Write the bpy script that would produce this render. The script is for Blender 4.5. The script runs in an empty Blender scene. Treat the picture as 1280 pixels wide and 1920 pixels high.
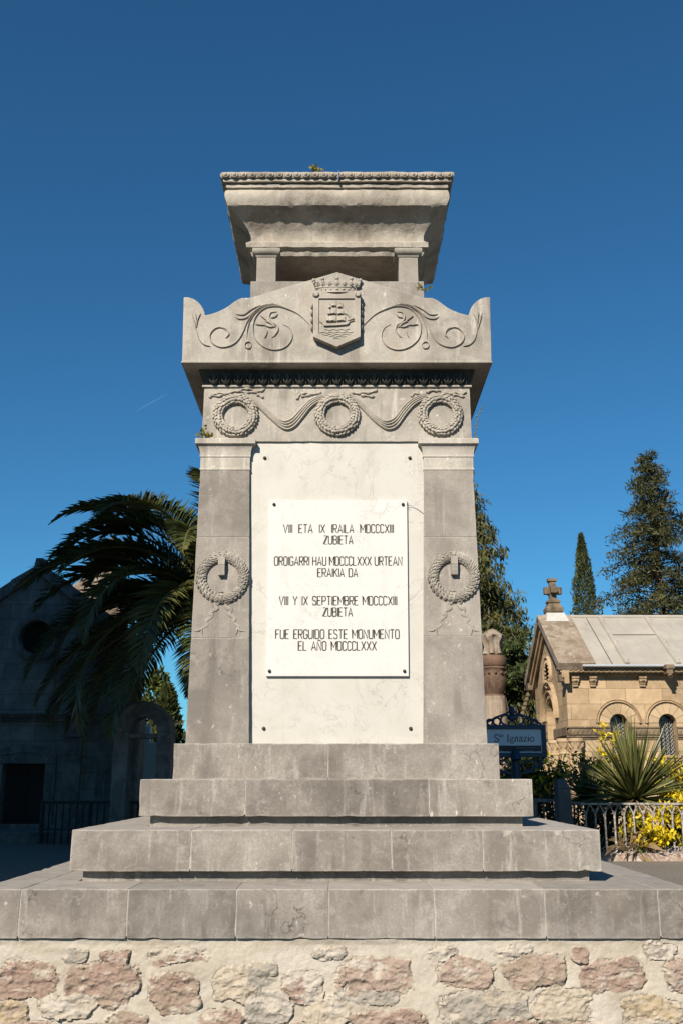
import bpy, math, random
import numpy as np
from mathutils import Vector, noise
R = math.radians
random.seed(7)
rng = np.random.default_rng(7)
scene = bpy.context.scene
col = scene.collection

# ------------------------------------------------------------------ camera, sky, sun, exposure
F = 1867.0                     # focal length in pixels of the 1280x1920 photograph (35 mm on 24x36)
PITCH = R(15.0)
CX, CY, EYE = 0.035, -6.0, 0.865
cam = bpy.data.cameras.new('camera')
cam.sensor_fit = 'VERTICAL'; cam.sensor_height = 36.0; cam.sensor_width = 24.0
cam.lens = F / 1920 * 36
cam.clip_start = 0.05; cam.clip_end = 20000
camo = bpy.data.objects.new('camera', cam); col.objects.link(camo)
camo.location = (CX, CY, EYE); camo.rotation_euler = (R(90) + PITCH, 0, 0)
scene.camera = camo

SUN = Vector((0.44, 1.0, -0.745)).normalized()      # the way sunlight travels
elev = math.asin(-SUN.z)
world = bpy.data.worlds.new('World'); scene.world = world; world.use_nodes = True
wn = world.node_tree
bg = wn.nodes['Background']
sky = wn.nodes.new('ShaderNodeTexSky'); sky.sky_type = 'NISHITA'; sky.sun_disc = False
sky.sun_elevation = elev; sky.sun_rotation = math.atan2(-SUN.x, -SUN.y)
sky.altitude = 300; sky.air_density = 1.0; sky.dust_density = 0.1; sky.ozone_density = 2.0
tintn = wn.nodes.new('ShaderNodeMix'); tintn.data_type = 'RGBA'; tintn.blend_type = 'MULTIPLY'; tintn.inputs[0].default_value = 1.0
tintn.inputs[7].default_value = (0.36, 0.92, 1.22, 1)      # the photograph's deep polarised blue
wn.links.new(sky.outputs[0], tintn.inputs[6]); wn.links.new(tintn.outputs[2], bg.inputs[0]); bg.inputs[1].default_value = 0.05
sl = bpy.data.lights.new('sun', 'SUN'); sl.energy = 5.0; sl.angle = R(0.5); sl.color = (1.0, 0.915, 0.80)
so = bpy.data.objects.new('sun', sl); col.objects.link(so)
so.rotation_euler = SUN.to_track_quat('-Z', 'Y').to_euler(); so.location = (-10, -20, 20)
scene.view_settings.view_transform = 'Standard'; scene.view_settings.look = 'None'
scene.view_settings.exposure = 0.7; scene.view_settings.gamma = 1.0
scene.view_settings.use_curve_mapping = False

# ------------------------------------------------------------------ measuring helpers
def ray(px, row):
    dz = math.tan(PITCH + math.atan((960 - row) / F))
    zc = math.cos(PITCH) + math.sin(PITCH) * dz
    return (px - 640) / F * zc, dz, zc
def pt(px, row, D):
    dx, dz, zc = ray(px, row)
    return Vector((CX + dx * D, CY + D, EYE + dz * D))
def zrow(row, D): return EYE + ray(640, row)[1] * D
def hw(half, row, D): return half / F * ray(640, row)[2] * D
MX = 629.7                     # picture column of the monument's axis
def mp(px, row, D):            # point on the monument's front, axis kept at x = 0
    return ((px - MX) / F * ray(640, row)[2] * D, EYE + ray(640, row)[1] * D)

# ------------------------------------------------------------------ mesh builder
class MB:
    def __init__(s): s.v = []; s.f = []; s.m = []; s.t = []
    def add(s, vs, fs, mi=0, tint=1.0):
        b = len(s.v); s.v.extend([tuple(p) for p in vs])
        for q in fs: s.f.append(tuple(b + i for i in q)); s.m.append(mi); s.t.append(tint)
    def box(s, x0, x1, y0, y1, z0, z1, mi=0, tint=1.0):
        s.add([(x0,y0,z0),(x1,y0,z0),(x1,y1,z0),(x0,y1,z0),(x0,y0,z1),(x1,y0,z1),(x1,y1,z1),(x0,y1,z1)],
              [(0,3,2,1),(4,5,6,7),(0,1,5,4),(1,2,6,5),(2,3,7,6),(3,0,4,7)], mi, tint)
    def hexa(s, lo, hi, mi=0, tint=1.0):   # lo, hi: four points each, counter-clockwise from above
        s.add(list(lo) + list(hi), [(0,3,2,1),(4,5,6,7),(0,1,5,4),(1,2,6,5),(2,3,7,6),(3,0,4,7)], mi, tint)
    def gbox(s, lo, hi, step=0.06, jit=0.0015, mi=0, tint=1.0, fr=9.0):
        # box or frustum with a fine surface lattice, edges slightly uneven.  lo/hi = (x0,x1,y0,y1,z)
        nx = max(1, int(max(lo[1]-lo[0], hi[1]-hi[0]) / step)); ny = max(1, int((lo[3]-lo[2]) / (step*2)))
        nz = max(1, int((hi[4]-lo[4]) / step)); idx = {}; vs = []; fs = []
        seed = Vector((random.random()*50, random.random()*50, random.random()*50))
        def V(i, j, k):
            if (i, j, k) in idx: return idx[(i, j, k)]
            u, v, w = i/nx, j/ny, k/nz
            x0 = lo[0]+(hi[0]-lo[0])*w; x1 = lo[1]+(hi[1]-lo[1])*w; y0 = lo[2]+(hi[2]-lo[2])*w; y1 = lo[3]+(hi[3]-lo[3])*w
            p = Vector((x0+(x1-x0)*u, y0+(y1-y0)*v, lo[4]+(hi[4]-lo[4])*w))
            n = noise.noise_vector(p*fr+seed)*jit + noise.noise_vector(p*fr*3+seed)*jit*0.7
            ex = i in (0, nx); ey = j in (0, ny); ez = k in (0, nz)
            if ex + ey + ez >= 2:
                c = max(0.0, noise.noise(p*14+seed) - 0.34)*jit*9          # small chips on the arrises
                q = Vector(((1 if i == 0 else -1) if ex else 0, (1 if j == 0 else -1) if ey else 0, (1 if k == 0 else -1) if ez else 0))
                p = p + q*c
            p = p + n; idx[(i, j, k)] = len(vs); vs.append(p); return idx[(i, j, k)]
        for i in range(nx):
            for j in range(ny):
                fs.append((V(i,j,0),V(i,j+1,0),V(i+1,j+1,0),V(i+1,j,0))); fs.append((V(i,j,nz),V(i+1,j,nz),V(i+1,j+1,nz),V(i,j+1,nz)))
        for i in range(nx):
            for k in range(nz):
                fs.append((V(i,0,k),V(i+1,0,k),V(i+1,0,k+1),V(i,0,k+1))); fs.append((V(i,ny,k),V(i,ny,k+1),V(i+1,ny,k+1),V(i+1,ny,k)))
        for j in range(ny):
            for k in range(nz):
                fs.append((V(0,j,k),V(0,j,k+1),V(0,j+1,k+1),V(0,j+1,k))); fs.append((V(nx,j,k),V(nx,j+1,k),V(nx,j+1,k+1),V(nx,j,k+1)))
        s.add(vs, fs, mi, tint)
    def prism(s, out, y0, y1, mi=0, tint=1.0):       # outline [(x,z)] anticlockwise seen from -y, extruded y0..y1
        n = len(out)
        s.add([(x, y0, z) for x, z in out] + [(x, y1, z) for x, z in out],
              [tuple(range(n)), tuple(reversed(range(n, 2*n)))] + [(i, i+n, (i+1) % n + n, (i+1) % n) for i in range(n)], mi, tint)
    def prismx(s, out, x0, x1, mi=0, tint=1.0):      # outline [(y,z)] extruded along x
        n = len(out)
        s.add([(x0, y, z) for y, z in out] + [(x1, y, z) for y, z in out],
              [tuple(range(n)), tuple(reversed(range(n, 2*n)))] + [(i, i+n, (i+1) % n + n, (i+1) % n) for i in range(n)], mi, tint)
    def prismz(s, out, z0, z1, mi=0, tint=1.0):
        n = len(out)
        s.add([(x, y, z0) for x, y in out] + [(x, y, z1) for x, y in out],
              [tuple(reversed(range(n))), tuple(range(n, 2*n))] + [(i, (i+1) % n, (i+1) % n + n, i+n) for i in range(n)], mi, tint)
    def sweep(s, prof, cx, cy, hx, hy, mi=0, tint=1.0, cap=True, div=1):   # mitred moulding round a rectangle, prof [(out, z)]
        vs = []; fs = []; ring = 4*div
        for o, z in prof:
            c = [(cx-hx-o, cy-hy-o), (cx+hx+o, cy-hy-o), (cx+hx+o, cy+hy+o), (cx-hx-o, cy+hy+o)]
            for k in range(4):
                a, b = c[k], c[(k+1) % 4]
                for d in range(div): vs.append((a[0]+(b[0]-a[0])*d/div, a[1]+(b[1]-a[1])*d/div, z))
        for i in range(len(prof)-1):
            for k in range(ring): fs.append((i*ring+k, i*ring+(k+1) % ring, (i+1)*ring+(k+1) % ring, (i+1)*ring+k))
        if cap: fs.append(tuple(reversed(range(ring)))); L = (len(prof)-1)*ring; fs.append(tuple(range(L, L+ring)))
        s.add(vs, fs, mi, tint)
    def lathe(s, prof, c, seg=24, mi=0, tint=1.0):
        vs = []; fs = []
        for r, z in prof:
            for k in range(seg):
                a = 2*math.pi*k/seg; vs.append((c[0]+r*math.cos(a), c[1]+r*math.sin(a), c[2]+z))
        for i in range(len(prof)-1):
            for k in range(seg): fs.append((i*seg+k, i*seg+(k+1) % seg, (i+1)*seg+(k+1) % seg, (i+1)*seg+k))
        fs.append(tuple(reversed(range(seg)))); L = (len(prof)-1)*seg; fs.append(tuple(range(L, L+seg)))
        s.add(vs, fs, mi, tint)
    def ellip(s, c, ax, ay, az, nu=8, nv=5, mi=0, tint=1.0):
        c = Vector(c); ax = Vector(ax); ay = Vector(ay); az = Vector(az); vs = []; fs = []
        for j in range(1, nv):
            t = math.pi*j/nv
            for i in range(nu):
                p = 2*math.pi*i/nu; vs.append(c + ax*(math.sin(t)*math.cos(p)) + ay*(math.sin(t)*math.sin(p)) + az*math.cos(t))
        a = len(vs); vs.append(c+az); vs.append(c-az)
        for j in range(nv-2):
            for i in range(nu): fs.append((j*nu+i, (j+1)*nu+i, (j+1)*nu+(i+1) % nu, j*nu+(i+1) % nu))
        for i in range(nu): fs.append((a, i, (i+1) % nu)); fs.append((a+1, (nv-2)*nu+(i+1) % nu, (nv-2)*nu+i))
        s.add(vs, fs, mi, tint)
    def ridge(s, path, w, d, y, mi=0, flat=False, tint=1.0):   # carved line in a facade plane; path [(x,z)], w half width, d relief depth
        n = len(path); W = w if isinstance(w, (list, tuple)) else [w]*n; vs = []; fs = []
        sec = [(-1, 0.3), (-1, -1), (1, -1), (1, 0.3)] if flat else [(-1, 0.25), (-0.75, -0.7), (0, -1), (0.75, -0.7), (1, 0.25)]
        m = len(sec)
        for i, (x, z) in enumerate(path):
            a = path[max(0, i-1)]; b = path[min(n-1, i+1)]
            tx, tz = b[0]-a[0], b[1]-a[1]; L = math.hypot(tx, tz) or 1; nx, nz = -tz/L, tx/L
            k = 1.0
            if 0 < i < n-1:
                p, q = (path[i][0]-a[0], path[i][1]-a[1]), (b[0]-path[i][0], b[1]-path[i][1])
                lp, lq = math.hypot(*p) or 1, math.hypot(*q) or 1
                cosn = max(-1, min(1, (p[0]*q[0]+p[1]*q[1])/(lp*lq))); k = 1/max(0.5, math.sqrt((1+cosn)/2))
            for u, h in sec:
                dd = d*(1 if flat else min(1, W[i]/(max(W)+1e-9)+0.15)); vs.append((x+nx*u*W[i]*k, y+h*dd, z+nz*u*W[i]*k))
        for i in range(n-1):
            for k in range(m-1): fs.append((i*m+k, i*m+k+1, (i+1)*m+k+1, (i+1)*m+k))
        fs.append(tuple(range(m))); fs.append(tuple(reversed(range((n-1)*m, n*m))))
        s.add(vs, fs, mi, tint)
    def tube(s, path, r, seg=6, mi=0, tint=1.0, up=(0.01, 0.02, 1)):
        n = len(path); rr = r if isinstance(r, (list, tuple)) else [r]*n; vs = []; fs = []; P = [Vector(p) for p in path]
        for i in range(n):
            t = (P[min(n-1, i+1)]-P[max(0, i-1)]).normalized(); u = t.cross(Vector(up))
            if u.length < 1e-3: u = t.cross(Vector((1, 0, 0)))
            u.normalize(); w = t.cross(u)
            for k in range(seg):
                a = 2*math.pi*k/seg; vs.append(P[i]+u*(rr[i]*math.cos(a))+w*(rr[i]*math.sin(a)))
        for i in range(n-1):
            for k in range(seg): fs.append((i*seg+k, i*seg+(k+1) % seg, (i+1)*seg+(k+1) % seg, (i+1)*seg+k))
        fs.append(tuple(range(seg))); fs.append(tuple(reversed(range((n-1)*seg, n*seg))))
        s.add(vs, fs, mi, tint)
    def build(s, name, mats, parent=None, bevel=None, smooth=None, loc=None):
        me = bpy.data.meshes.new(name); me.from_pydata(s.v, [], s.f)
        if not isinstance(mats, (list, tuple)): mats = [mats]
        for m in mats: me.materials.append(m)
        if len(mats) > 1: me.polygons.foreach_set('material_index', s.m)
        a = me.attributes.new('tint', 'FLOAT', 'FACE'); a.data.foreach_set('value', s.t)
        me.update()
        if smooth is not None:
            me.polygons.foreach_set('use_smooth', [True]*len(me.polygons)); me.set_sharp_from_angle(angle=R(smooth))
        o = bpy.data.objects.new(name, me); col.objects.link(o)
        if bevel:
            b = o.modifiers.new('bevel', 'BEVEL'); b.width = bevel; b.segments = 2; b.limit_method = 'ANGLE'; b.angle_limit = R(50)
        if parent: o.parent = parent; o.matrix_parent_inverse = parent.matrix_world.inverted()
        return o

def tag(o, label=None, cat=None, group=None, kind=None):
    if label: o['label'] = label
    if cat: o['category'] = cat
    if group: o['group'] = group
    if kind: o['kind'] = kind
    return o
def thing(name, label, cat, loc=(0, 0, 0), group=None):
    o = bpy.data.objects.new(name, None); col.objects.link(o); o.location = loc; o.empty_display_size = 0.1
    bpy.context.view_layer.update()
    return tag(o, label, cat, group)
def spline(pts, n=6):          # Catmull-Rom through 2-D points
    out = []
    P = [pts[0]] + list(pts) + [pts[-1]]
    for i in range(1, len(P)-2):
        for k in range(n):
            t = k/n; o = []
            for c in range(len(pts[0])):
                a, b, d, e = P[i-1][c], P[i][c], P[i+1][c], P[i+2][c]
                o.append(0.5*((2*b)+(-a+d)*t+(2*a-5*b+4*d-e)*t*t+(-a+3*b-3*d+e)*t**3))
            out.append(tuple(o))
    out.append(tuple(pts[-1])); return out
def taper(n, w, a=0.25, b=0.25): return [w*(a+(1-a)*min(1, 4*i/(n-1)))*(b+(1-b)*min(1, 4*(n-1-i)/(n-1))) for i in range(n)]

# ------------------------------------------------------------------ materials
class NT:
    def __init__(s, name):
        s.mat = bpy.data.materials.new(name); s.mat.use_nodes = True; s.n = s.mat.node_tree
        s.p = s.n.nodes['Principled BSDF']; s.tc = s.new('ShaderNodeTexCoord')
    def new(s, t, **k):
        o = s.n.nodes.new(t)
        for a, b in k.items(): setattr(o, a, b)
        return o
    def link(s, a, b): s.n.links.new(a, b)
    def put(s, sock, v):
        if hasattr(v, 'is_linked') or isinstance(v, bpy.types.NodeSocket): s.link(v, sock)
        else: sock.default_value = v
    def co(s, sx=1, sy=1, sz=1, off=(0, 0, 0)):
        m = s.new('ShaderNodeMapping'); s.link(s.tc.outputs['Object'], m.inputs[0]); m.inputs['Scale'].default_value = (sx, sy, sz); m.inputs['Location'].default_value = off
        return m.outputs[0]
    def noise(s, scale, detail=6, rough=0.6, vec=None, dist=0.0):
        o = s.new('ShaderNodeTexNoise'); o.inputs['Scale'].default_value = scale; o.inputs['Detail'].default_value = detail
        o.inputs['Roughness'].default_value = rough; o.inputs['Distortion'].default_value = dist
        s.link(vec if vec is not None else s.tc.outputs['Object'], o.inputs['Vector']); return o.outputs['Fac']
    def vor(s, scale, vec=None, feature='F1', out='Distance', rnd=1.0):
        o = s.new('ShaderNodeTexVoronoi', feature=feature); o.inputs['Scale'].default_value = scale; o.inputs['Randomness'].default_value = rnd
        s.link(vec if vec is not None else s.tc.outputs['Object'], o.inputs['Vector']); return o.outputs[out]
    def ramp(s, f, a, b, lo=0.0, hi=1.0):
        o = s.new('ShaderNodeMapRange'); s.put(o.inputs[0], f)
        o.inputs[1].default_value = a; o.inputs[2].default_value = b; o.inputs[3].default_value = lo; o.inputs[4].default_value = hi; o.clamp = True
        return o.outputs[0]
    def math(s, op, a, b=0.0):
        o = s.new('ShaderNodeMath', operation=op); s.put(o.inputs[0], a); s.put(o.inputs[1], b); return o.outputs[0]
    def mix(s, f, a, b, mode='MIX'):
        o = s.new('ShaderNodeMix', data_type='RGBA', blend_type=mode); s.put(o.inputs['Factor'], f)
        for k, v in (('A', a), ('B', b)):
            sock = [i for i in o.inputs if i.name == k and i.type == 'RGBA'][0]
            if isinstance(v, tuple): sock.default_value = (*v[:3], 1)
            else: s.link(v, sock)
        return [i for i in o.outputs if i.type == 'RGBA'][0]
    def attr(s, name, out='Fac'):
        o = s.new('ShaderNodeAttribute', attribute_name=name); return o.outputs[out]
    def grey(s, f):
        o = s.new('ShaderNodeCombineColor'); [s.put(o.inputs[i], f) for i in range(3)]; return o.outputs[0]
    def bump(s, h, strength=0.3, dist=0.01, nrm=None):
        o = s.new('ShaderNodeBump'); o.inputs['Strength'].default_value = strength; o.inputs['Distance'].default_value = dist
        s.link(h, o.inputs['Height'])
        if nrm is not None: s.link(nrm, o.inputs['Normal'])
        return o.outputs[0]
    def done(s, c, rough=0.85, nrm=None, spec=0.3, metal=0.0):
        s.put(s.p.inputs['Base Color'], c if not isinstance(c, tuple) else (*c[:3], 1)); s.put(s.p.inputs['Roughness'], rough)
        s.p.inputs['Specular IOR Level'].default_value = spec; s.p.inputs['Metallic'].default_value = metal
        if nrm is not None: s.link(nrm, s.p.inputs['Normal'])
        return s.mat

def stone(name, base, dark, light, streak=0.8, vein=0.5, fleck=0.5, edge=0.35, bump=0.25, stain=None, black=0.0, grain=90, top_light=0.0, level=0.84):
    t = NT(name)
    big = t.noise(1.7, 5, 0.62, dist=0.6); mid = t.noise(7, 6, 0.65, dist=0.4); fine = t.noise(grain, 4, 0.7)
    st = t.noise(6.5, 5, 0.6, t.co(1, 1, 0.09)); st2 = t.noise(17, 4, 0.6, t.co(1, 1, 0.13, (3, 1, 0)))
    c = t.mix(t.ramp(big, 0.40, 0.62), base, dark)
    pt_ = t.noise(3.6, 8, 0.72, t.co(1, 1, 1, (11, 3, 6)), 0.3)
    c = t.mix(t.ramp(pt_, 0.54, 0.62, 0, 0.38), c, light); c = t.mix(t.ramp(pt_, 0.46, 0.38, 0, 0.42), c, dark)
    c = t.mix(t.ramp(mid, 0.5, 0.78, 0, 0.55), c, light)
    c = t.mix(t.ramp(mid, 0.44, 0.26, 0, 0.5), c, dark)
    c = t.mix(t.math('MULTIPLY', t.math('MULTIPLY', t.ramp(st, 0.52, 0.62), t.ramp(t.noise(1.9, 4, 0.6, t.co(1, 1, 1, (8, 1, 3))), 0.42, 0.6)), 0.8*streak), c, tuple(x*.72 for x in dark))
    c = t.mix(t.math('MULTIPLY', t.ramp(st2, 0.58, 0.70), 0.65*streak), c, light)
    if stain: c = t.mix(t.math('MULTIPLY', t.ramp(t.noise(2.6, 5, 0.6, t.co(1, 1, 0.5, (9, 2, 4)), 0.8), 0.56, 0.75), 0.6), c, stain)
    if vein:
        wob = t.new('ShaderNodeVectorMath', operation='ADD')
        nz = t.new('ShaderNodeTexNoise'); nz.inputs['Scale'].default_value = 3.2; nz.inputs['Detail'].default_value = 6; t.link(t.tc.outputs['Object'], nz.inputs['Vector'])
        sc = t.new('ShaderNodeVectorMath', operation='SCALE'); t.link(nz.outputs['Color'], sc.inputs[0]); sc.inputs['Scale'].default_value = 0.75
        t.link(t.tc.outputs['Object'], wob.inputs[0]); t.link(sc.outputs[0], wob.inputs[1])
        ed = t.vor(2.1, wob.outputs[0], 'DISTANCE_TO_EDGE')
        vm = t.math('MULTIPLY', t.ramp(ed, 0.0, 0.012, 1, 0), t.ramp(t.noise(2.3, 3, 0.5, t.co(1, 1, 1, (4, 7, 2))), 0.53, 0.62))
        c = t.mix(t.math('MULTIPLY', vm, vein), c, tuple(x*0.35 for x in dark))
        ed2 = t.vor(4.3, wob.outputs[0], 'DISTANCE_TO_EDGE')
        vm2 = t.math('MULTIPLY', t.ramp(ed2, 0.0, 0.02, 1, 0), t.ramp(t.noise(3.1, 3, 0.5, t.co(1, 1, 1, (1, 3, 8))), 0.52, 0.66))
        c = t.mix(t.math('MULTIPLY', vm2, vein*0.6), c, light)
    c = t.mix(t.ramp(fine, 0.42, 0.7, 0, 0.5), c, dark); c = t.mix(t.ramp(fine, 0.42, 0.3, 0, 0.35), c, light)
    if fleck:
        fl = t.math('MULTIPLY', t.ramp(t.noise(26, 3, 0.55, t.co(1, 1, 0.75)), 0.66, 0.72), t.ramp(t.noise(2.2, 3, 0.5, t.co(1, 1, 1, (7, 7, 1))), 0.42, 0.6))
        c = t.mix(t.math('MULTIPLY', fl, fleck), c, tuple(min(0.75, x*1.55) for x in light))
        fd = t.math('MULTIPLY', t.ramp(t.noise(34, 3, 0.6, t.co(1, 1, 1, (3, 3, 3))), 0.67, 0.74), t.ramp(t.noise(1.6, 3, 0.5, t.co(1, 1, 1, (2, 9, 5))), 0.45, 0.62))
        c = t.mix(t.math('MULTIPLY', fd, fleck*0.8), c, tuple(x*0.4 for x in dark))
    if black:
        bm = t.math('MULTIPLY', t.ramp(t.noise(3.5, 7, 0.7, t.co(1, 1, 0.8, (5, 5, 0)), 0.5), 0.5, 0.66), black)
        c = t.mix(bm, c, (0.035, 0.03, 0.024))
    if top_light:                                       # brighter light painted into the colour of upward faces
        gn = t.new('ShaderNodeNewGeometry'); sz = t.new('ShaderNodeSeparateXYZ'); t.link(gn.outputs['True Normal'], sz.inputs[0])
        c = t.mix(t.math('MULTIPLY', t.ramp(sz.outputs[2], 0.7, 0.95), t.ramp(mid, 0.25, 0.5, 0.5*top_light, top_light)), c, light)
    h = t.math('ADD', t.math('MULTIPLY', fine, 0.35), t.math('ADD', t.math('MULTIPLY', mid, 0.8), t.math('MULTIPLY', t.noise(28, 5, 0.65), 0.7)))
    nrm = t.bump(h, bump, 0.012)
    if edge:
        bv = t.new('ShaderNodeBevel', samples=3); bv.inputs['Radius'].default_value = 0.012
        ge = t.new('ShaderNodeNewGeometry'); dp = t.new('ShaderNodeVectorMath', operation='DOT_PRODUCT')
        t.link(bv.outputs[0], dp.inputs[0]); t.link(ge.outputs['Normal'], dp.inputs[1])
        em = t.math('MULTIPLY', t.ramp(dp.outputs['Value'], 0.99, 0.86), t.ramp(t.noise(11, 4, 0.6), 0.38, 0.6))
        c = t.mix(t.math('MULTIPLY', em, edge), c, tuple(min(0.7, x*1.3) for x in light))
    c = t.mix(1.0, c, t.grey(t.math('MULTIPLY', t.attr('tint'), level)), 'MULTIPLY')
    return t.done(c, t.ramp(mid, 0.3, 0.7, 0.75, 0.95), nrm, 0.25)

GREY = ((0.305, 0.272, 0.235), (0.20, 0.176, 0.15), (0.42, 0.382, 0.335))
M = {}
M['grey'] = stone('weathered_limestone', *GREY)
M['pale'] = stone('pale_limestone', (0.405, 0.368, 0.315), (0.275, 0.245, 0.205), (0.53, 0.49, 0.425), streak=1.15, vein=0.5, stain=(0.33, 0.25, 0.17))
M['cap'] = stone('sooty_limestone', (0.43, 0.385, 0.32), (0.29, 0.25, 0.20), (0.53, 0.485, 0.41), streak=0.8, vein=0.3, bump=0.7, black=0.4, edge=0.2, stain=(0.36, 0.25, 0.16))
M['relief'] = stone('carved_limestone', (0.40, 0.36, 0.30), (0.29, 0.255, 0.21), (0.50, 0.455, 0.385), streak=0.3, vein=0, edge=0.5, fleck=0.3)
M['soot'] = stone('blackened_limestone', (0.10, 0.10, 0.085), (0.05, 0.052, 0.045), (0.17, 0.165, 0.14), streak=0.6, vein=0, fleck=0.4, edge=0.2)  # much darker stone tone, used only on the egg band
M['relief_grey'] = stone('carved_grey_limestone', (0.33, 0.295, 0.25), (0.23, 0.205, 0.17), (0.43, 0.39, 0.33), streak=0.3, vein=0, edge=0.5, fleck=0.3)

def simple(name, c, rough=0.7, var=0.25, scale=20, bump=0.15, metal=0, spec=0.4, c2=None):
    t = NT(name); n = t.noise(scale, 5, 0.6)
    cc = t.mix(t.ramp(n, 0.3, 0.7), c, c2 or tuple(x*(1-var) for x in c))
    cc = t.mix(1.0, cc, t.grey(t.attr('tint')), 'MULTIPLY')
    return t.done(cc, rough, t.bump(n, bump, 0.01), spec, metal)
M['mortar'] = simple('lime_mortar', (0.36, 0.325, 0.275), 0.95, 0.35, 40)
M['rust_bolt'] = simple('bronze_bolt', (0.06, 0.05, 0.038), 0.55, 0.4, 60, metal=0.5)
M['ink'] = simple('black_letter_paint', (0.05, 0.04, 0.034), 0.6, 0.5, 70)

def marble(name, base, vein, warm, vs=1.0):
    t = NT(name)
    n1 = t.noise(3.0, 7, 0.62, dist=1.4); n2 = t.noise(14, 5, 0.6)
    c = t.mix(t.ramp(n1, 0.4, 0.7, 0, 0.55), base, warm)
    v = t.math('ABSOLUTE', t.math('SUBTRACT', t.noise(2.1, 8, 0.62, t.co(1, 1, 0.8, (2, 0, 5)), 2.2), 0.5))
    vm = t.math('MULTIPLY', t.ramp(v, 0.0, 0.012, 1, 0), t.ramp(t.noise(1.7, 3, 0.5, t.co(1, 1, 1, (0, 5, 1))), 0.46, 0.62))
    c = t.mix(t.math('MULTIPLY', vm, 0.82*vs), c, vein)
    dr_ = t.math('MULTIPLY', t.ramp(t.noise(7, 5, 0.65, t.co(1, 1, 0.1, (2, 2, 2)), 0.3), 0.52, 0.72), t.ramp(n1, 0.4, 0.6))
    c = t.mix(t.math('MULTIPLY', dr_, 0.45*vs), c, tuple((a+b)/2 for a, b in zip(warm, vein)))
    c = t.mix(t.ramp(t.noise(60, 3, 0.6), 0.5, 0.8, 0, 0.25), c, warm)
    sp = t.math('MULTIPLY', t.ramp(n2, 0.62, 0.72), t.ramp(n1, 0.45, 0.6))
    c = t.mix(t.math('MULTIPLY', sp, 0.4*vs), c, vein)
    gm = t.ramp(t.noise(5, 5, 0.6, t.co(1.2, 1, 0.22, (1, 1, 1))), 0.55, 0.8, 0, 0.35)
    c = t.mix(gm, c, warm)
    return t.done(c, t.ramp(n2, 0.3, 0.7, 0.45, 0.62), t.bump(n2, 0.05, 0.004), 0.35)
M['panel'] = marble('cream_marble', (0.43, 0.41, 0.365), (0.22, 0.20, 0.17), (0.365, 0.335, 0.285), .8)
M['plaque'] = marble('white_marble', (0.50, 0.485, 0.455), (0.33, 0.315, 0.29), (0.455, 0.435, 0.40), 0.8)

def foliage(name, c, c2, trans=0.25, rough=0.55, scale=3.0):
    t = NT(name)
    n = t.noise(scale, 3, 0.6); at = t.attr('tint')
    cc = t.mix(t.ramp(n, 0.35, 0.65), c, c2)
    cc = t.mix(1.0, cc, t.grey(at), 'MULTIPLY')
    t.done(cc, rough, None, 0.3)
    tr = t.new('ShaderNodeBsdfTranslucent'); t.link(cc, tr.inputs[0])
    mx = t.new('ShaderNodeMixShader'); mx.inputs[0].default_value = trans
    t.link(t.p.outputs[0], mx.inputs[1]); t.link(tr.outputs[0], mx.inputs[2])
    t.link(mx.outputs[0], t.n.nodes['Material Output'].inputs[0]); return t.mat
M['palm'] = foliage('palm_leaflets', (0.055, 0.075, 0.022), (0.11, 0.11, 0.032), 0.2, 0.4)
M['rachis'] = simple('palm_rachis', (0.13, 0.12, 0.035), 0.5, 0.3, 10)
M['bark'] = simple('tree_bark', (0.16, 0.115, 0.075), 0.95, 0.5, 12, 0.8)
M['conifer'] = foliage('conifer_needles', (0.026, 0.032, 0.011), (0.062, 0.058, 0.016), 0.08)
M['cypress'] = foliage('cypress_needles', (0.026, 0.036, 0.010), (0.06, 0.066, 0.018), 0.12)
M['droop'] = foliage('drooping_needles', (0.035, 0.045, 0.012), (0.09, 0.085, 0.022), 0.15)
M['leaf'] = foliage('broad_leaves', (0.045, 0.065, 0.02), (0.08, 0.10, 0.03), 0.3)
M['yellow'] = foliage('yellow_leaves', (0.62, 0.46, 0.012), (0.52, 0.40, 0.015), 0.25, 0.45, 9)
M['green'] = foliage('green_leaves', (0.05, 0.075, 0.015), (0.10, 0.11, 0.02), 0.25, 0.4, 6)
M['yucca'] = foliage('sword_leaves', (0.075, 0.088, 0.026), (0.15, 0.14, 0.045), 0.15, 0.4, 5)
M['straw'] = foliage('dry_leaves', (0.30, 0.20, 0.10), (0.20, 0.13, 0.06), 0.2, 0.7, 6)

# ------------------------------------------------------------------ ground, terrace, hills
def ground_mat():
    t = NT('gravelly_ground'); n = t.noise(0.6, 6, 0.6); f = t.noise(35, 5, 0.7); v = t.vor(60)
    c = t.mix(t.ramp(n, 0.35, 0.65), (0.175, 0.152, 0.12), (0.13, 0.114, 0.095))
    c = t.mix(t.ramp(f, 0.45, 0.7), c, (0.22, 0.195, 0.155)); c = t.mix(t.ramp(v, 0.0, 0.35, 0.5, 0), c, (0.08, 0.068, 0.056))
    return t.done(c, 0.95, t.bump(t.math('ADD', f, v), 0.6, 0.015))
M['ground'] = ground_mat()
LOW = -0.72
g = MB()
g.add([(-9000,0.16,LOW),(9000,0.16,LOW),(9000,0.16,0.0),(-9000,0.16,0.0),(9000,9000,0.0),(-9000,9000,0.0)], [(0,1,2,3),(3,2,4,5)])
tag(g.build('ground', M['ground']), kind='structure')
g = MB(); g.add([(-9000,-9000,LOW),(9000,-9000,LOW),(9000,0.16,LOW),(-9000,0.16,LOW)], [(0,1,2,3)])
tag(g.build('path', simple('dark_asphalt', (0.045, 0.044, 0.042), 0.9, 0.35, 30, 0.5)), kind='structure')  # unseen lower ground, colour made dark to cut bounce onto the undersides
h = MB(); vs = []; fs = []
NXH = 90
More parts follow.
